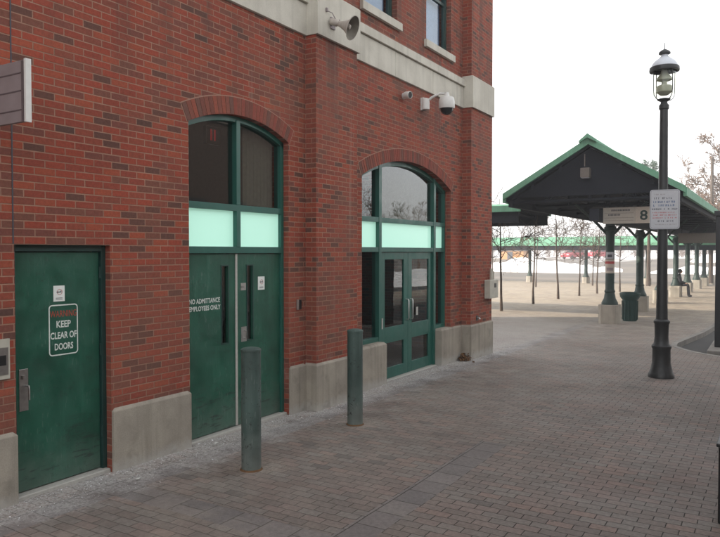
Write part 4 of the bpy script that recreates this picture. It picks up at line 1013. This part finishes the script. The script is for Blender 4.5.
# dark box near the camera at the edge
g_ = gz(6.1); ub = empty('utility_cabinet', (6.25,-5.3,g_), 'low black box on the paving at the lower right edge', 'cabinet')
m = MB(); m.box(6.08,6.42,-5.62,-5.165,g_,g_+.62); m.build('cabinet_body', M['black'], ub, bevel=.012)
m = MB(); m.box(6.06,6.44,-5.64,-5.15,g_+.62,g_+.65); m.build('lid', M['black'], ub, bevel=.008)

# ------------------------------------------------------------------ dark kiosk on an island in the lane
g_ = gz(18)-.125
tag(MB().box(17.4,19.6,-6.4,-4.22,g_-.02,g_+.13).build('traffic_island', M['kerb'], bevel=.02), kind='structure')
z0 = g_+.13; ki = empty('dark_kiosk', (18.4,-4.95,z0), 'tall dark kiosk cut by the right edge, beyond the lamp post', 'kiosk')
m = MB(); m.box(18.05,18.75,-5.6,-4.33,z0,z0+3.1); m.build('body', M['bus'], ki, bevel=.015)
m = MB(); m.box(17.98,18.82,-5.68,-4.30,z0+3.1,z0+3.22); m.build('roof_cap', M['bus'], ki, bevel=.01)
m = MB(); m.box(18.035,18.05,-5.45,-4.48,z0+.9,z0+2.6); m.build('poster_panel', M['carglass'], ki)

# ------------------------------------------------------------------ person seated on a pedestal down the platform
def person():
    px0, py0 = 40.0, -1.18; g_ = gz(39.9); seat = g_+.60
    o = empty('person', (px0,py0-.2,g_), 'person in a dark coat sitting on the edge of a column pedestal', 'person')
    V = [(0,0,.08),(0,.02,.30),(0,.03,.50),(0,.0,.60),(0,-.02,.68),   # pelvis chest neck head
         (-.10,-.05,.07),(-.12,-.42,.06),(-.12,-.44,-.52),(-.12,-.58,-.55),
         (.10,-.05,.07),(.12,-.40,.08),(.12,-.46,-.50),(.12,-.60,-.55),
         (-.19,.02,.47),(-.24,-.06,.22),(-.14,-.30,.14),(.19,.02,.47),(.24,-.06,.22),(.14,-.30,.14)]
    E_ = [(0,1),(1,2),(2,3),(3,4),(0,5),(5,6),(6,7),(7,8),(0,9),(9,10),(10,11),(11,12),(2,13),(13,14),(14,15),(2,16),(16,17),(17,18)]
    rad = [.15,.15,.14,.06,.06,.10,.08,.055,.045,.10,.08,.055,.045,.075,.055,.04,.075,.055,.04]
    me = bpy.data.meshes.new('body'); me.from_pydata([(px0+x,py0+y,seat+z) for x,y,z in V], E_, [])
    off = Vector(o.location)
    for v in me.vertices: v.co -= off
    b = bpy.data.objects.new('body', me); COL.objects.link(b); b.parent = o; me.materials.append(M['coat'])
    sk = b.modifiers.new('skin','SKIN'); 
    for i, sv in enumerate(me.skin_vertices[0].data): sv.radius = (rad[i],rad[i]); sv.use_root = (i == 0)
    ss_ = b.modifiers.new('sub','SUBSURF'); ss_.levels = 1; ss_.render_levels = 2
    def ball(c, r_, nm, mat, sc=(1,1,1)):
        m = MB(); n_ = 14; prof = [(max(.001,math.sin(math.pi*k/10)),-math.cos(math.pi*k/10)) for k in range(11)]
        m.add([(c[0]+r_*sc[0]*q*math.cos(2*math.pi*k/n_), c[1]+r_*sc[1]*q*math.sin(2*math.pi*k/n_), c[2]+r_*sc[2]*z) for q,z in prof for k in range(n_)],
              [(i*n_+k,i*n_+(k+1)%n_,(i+1)*n_+(k+1)%n_,(i+1)*n_+k) for i in range(10) for k in range(n_)]); return m
    hc = (px0,py0-.04,seat+.76)
    m = ball(hc,.10,'head',None,(.82,.95,1.15)); mm = ball((hc[0],hc[1]-.10,hc[2]-.01),.018,'n',None,(.8,1.2,1.3)); m.add(mm.v, mm.f); m.build('head', M['skin'], o, smooth=True)
    m = ball((hc[0],hc[1]+.02,hc[2]+.025),.115,'hair',None,(.9,.95,1.08)); m.build('hair', M['hair'], o, smooth=True)
    for s_ in (-1,1):
        m = MB(); h0 = Vector((px0+s_*.14,py0-.31,seat+.14))
        for k in range(4):
            m.tube([h0+Vector(((k-1.5)*.018,0,0)),h0+Vector(((k-1.5)*.02,-.05,-.005)),h0+Vector(((k-1.5)*.02,-.085+abs(k-1.5)*.01,-.03))],.009,5)
        m.tube([h0+Vector((-s_*.03,.0,0)),h0+Vector((-s_*.05,-.04,.01))],.010,5); m.box(h0.x-.035,h0.x+.035,h0.y-.015,h0.y+.05,h0.z-.014,h0.z+.014); m.build('hand', M['skin'], o)
person()

# ------------------------------------------------------------------ beyond the plaza
def snow_bank(cx, cy, lx, ly, h, seed, nm, ang=0.0):
    rng = random.Random(seed); K, J = 46, 22; vs = []; ph = [rng.uniform(0,6) for _ in range(8)]
    from mathutils import noise as mn
    for i in range(K+1):
        for j in range(J+1):
            u, v = i/K*2-1, j/J*2-1; e = max(0, 1-abs(u)**2.6)*max(0, 1-abs(v)**2.2)
            n1 = mn.fractal(Vector((u*lx*.22+seed, v*ly*.3, seed*.7)), .8, 2.1, 5)
            X_ = u*lx; Y_ = v*ly; x = cx+X_*math.cos(ang)-Y_*math.sin(ang); y = cy+X_*math.sin(ang)+Y_*math.cos(ang)
            vs.append((x, y, terrain(x,y)-.06+h*e**.6*(.72+.55*n1)))
    m = MB(); m.add(vs, [(i*(J+1)+j,(i+1)*(J+1)+j,(i+1)*(J+1)+j+1,i*(J+1)+j+1) for i in range(K) for j in range(J)])
    o = m.build(nm, M['snow'], smooth=True); tag(o, kind='stuff'); return o
# the long axis of each bank runs across the view
snow_bank(92,29,3.5,15,2.15,2,'snow',R(-8)); snow_bank(97,17,3.0,5,1.5,5,'snow',R(10))
snow_bank(94,-2,3.5,10.5,1.15,7,'snow',0); snow_bank(102,48,4,14,2.6,9,'snow',0); snow_bank(120,-6,5,12,1.5,12,'snow',0)
# red cars on the rise
def car(x, y, rz, label, s=1.0):
    o = empty('red_car', (0,0,0), label, 'car', 'red cars beyond the snow bank')
    m = MB(); m.prism([(-2.3,.35),(2.25,.35),(2.32,.75),(2.2,.95),(1.25,1.08),(-2.25,1.12),(-2.36,.8)],'y',-.9,.9); m.build('body', M['carred'], o, bevel=.06)
    m = MB(); m.prism([(-2.18,1.11),(1.2,1.07),(.55,1.62),(.35,1.68),(-1.85,1.70),(-2.05,1.6)],'y',-.76,.76); cab = m.build('cabin', M['carred'], o, bevel=.05)
    for s_ in (-1,1):
        for q in ([(-2.0,1.15),(-1.15,1.15),(-1.15,1.58),(-1.85,1.58)],[(-1.05,1.15),(-.15,1.14),(-.15,1.58),(-1.05,1.58)],[(-.05,1.14),(.98,1.12),(.5,1.56),(-.05,1.58)]):
            m = MB(); m.prism(q,'y',s_*.765-.01,s_*.765+.01); m.build('window', M['carglass'], o)
    m = MB(); m.add([(1.17,-.66,1.13),(1.17,.66,1.13),(.62,.62,1.60),(.62,-.62,1.60)],[(0,1,2,3)]); m.build('windscreen', M['carglass'], o)
    for X_ in (-1.45,1.42):
        for s_ in (-1,1):
            m = MB(); lathe_dir(m, Vector((X_,s_*.92,.35)), Vector((0,-s_,0)), [(.001,0),(.2,.0),(.22,.02),(.34,.01),(.35,.04),(.35,.22),(.001,.23)],18); w_ = m.build('wheel', M['tyre'], o, smooth=True)
    for s_ in (-.62,.62):
        m = MB(); m.box(2.24,2.335,s_-.16,s_+.16,.68,.86); m.build('headlight', M['sface'], o)
    o.location = (x,y,terrain(x,y)); o.rotation_euler = (0,0,rz); o.scale = (s,s,s); return o
car(122,24.9,R(158),'red sport utility car, the left one of the two beyond the snow bank')
car(124.5,21.3,R(152),'red sport utility car, the right one of the two, behind the first canopy column')
# orange shed
sh = empty('orange_shed', (122,35.3,terrain(122,45)), 'long low orange shed beyond the snow at the left', 'shed'); zz = terrain(121,45)
m = MB(); m.box(120,124,33.2,37.6,zz-.3,zz+1.5); m.build('wall', M['orange'], sh)
m = MB(); m.prism([(119.8,zz+1.48),(122,zz+1.8),(124.2,zz+1.48)],'y',33,37.8); m.build('roof', M['dirtroof'], sh)
m = MB(); m.box(119.97,120,35.2,36.2,zz,zz+1.3); m.build('door', M['ink'], sh)
# soccer-like frame of pipe in front of the snow bank
pf = empty('pipe_frame', (84,21,gz(60)-.12), 'thin metal pipe barrier standing before the snow bank', 'barrier'); zf = gz(60)-.12
m = MB(); m.tube([(84,23.2,zf),(84,23.2,zf+1.45),(84,20.9,zf+1.45),(84,20.9,zf)],.045,6); m.build('pipe', M['sgrey'], pf)
# scrub line: low bare shrubs behind the snow
rng = random.Random(77); shr = []
for s_ in range(2):
    mt, mb = MB(), MB(); r2 = random.Random(90+s_)
    for k in range(7):
        a_ = k*.9; grow(mt, mb, (math.cos(a_)*.5*r2.random(), math.sin(a_)*.9*r2.random(), 0), 2.6*r2.uniform(.7,1.1), r2, .045, 1.1, 2, .12, .9, 4, .014)
    o = empty('bare_shrub', (0,0,0), 'x', 'shrub', 'bare brown shrubs in the scrub line beyond the snow'); mb.v = mb.v; mt.build('stems', M['bark_far'], o); mb.build('twigs', M['bark_far'], o); shr.append(o)
k = 0
for i in range(46):
    t = i/45; ph = -32+t*72; dist = 138+rng.uniform(-6,10)
    x = 133+rng.uniform(-4,10); y = -22+t*86+rng.uniform(-.8,.8)
    o = shr[i] if i < 2 else copy_tree(shr[i % 2])
    o.location = (x,y,terrain(x,y)-.1); o.rotation_euler = (0,0,rng.uniform(0,6)); s_ = rng.uniform(.75,1.25); o.scale = (s_,s_*1.3,s_)
    o['label'] = 'bare brown shrub in the scrub line beyond the snow bank'
# far bare trees
far = []
for s_ in range(2):
    mt, mb = MB(), MB(); grow(mt, mb, (0,0,0), 8.5, random.Random(60+s_), .15, 1.0, 4, .25, .8, 5, .016)
    o = empty('distant_tree', (0,0,0), 'x', 'tree', 'bare trees on the skyline beyond the snow'); mt.build('trunk', M['bark_far'], o); mb.build('branches', M['bark_far'], o); far.append(o)
for i,(x,y,s_) in enumerate([(150,60,.8),(155,48,.6),(150,36,.7),(158,25,.65),(150,14,.75),(160,5,.8),(150,-6,.7),(140,-14,1.0),(120,-22,1.0),(100,-30,1.1),(80,-34,1.0),(64,-34,1.1),(54,-32,1.0),(46,-30,1.1),(50,-38,1.2),(72,-30,1.0)]):
    o = far[i] if i < 2 else copy_tree(far[i % 2]); o.location = (x,y,terrain(x,y)-.1); o.rotation_euler = (0,0,i*1.3); o.scale = (s_,s_,s_); o['label'] = 'bare tree on the skyline behind the scrub beyond the snow'
# snow field across the lanes (seen in the door glass)
snow_bank(66,-22,24,5,1.3,31,'snow',0)

# ------------------------------------------------------------------ winter haze
hm = bpy.data.materials.new('haze'); hm.use_nodes = True; ht = hm.node_tree; ht.nodes.clear()
pvn = ht.nodes.new('ShaderNodeVolumePrincipled'); pvn.inputs['Color'].default_value = (.93, .93, .95, 1); pvn.inputs['Density'].default_value = HAZE; pvn.inputs['Anisotropy'].default_value = .2
ho = ht.nodes.new('ShaderNodeOutputMaterial'); ht.links.new(pvn.outputs[0], ho.inputs['Volume'])
m = MB(); m.box(-170,1600,-950,950,-3,22); tag(m.build('haze', hm), kind='stuff')
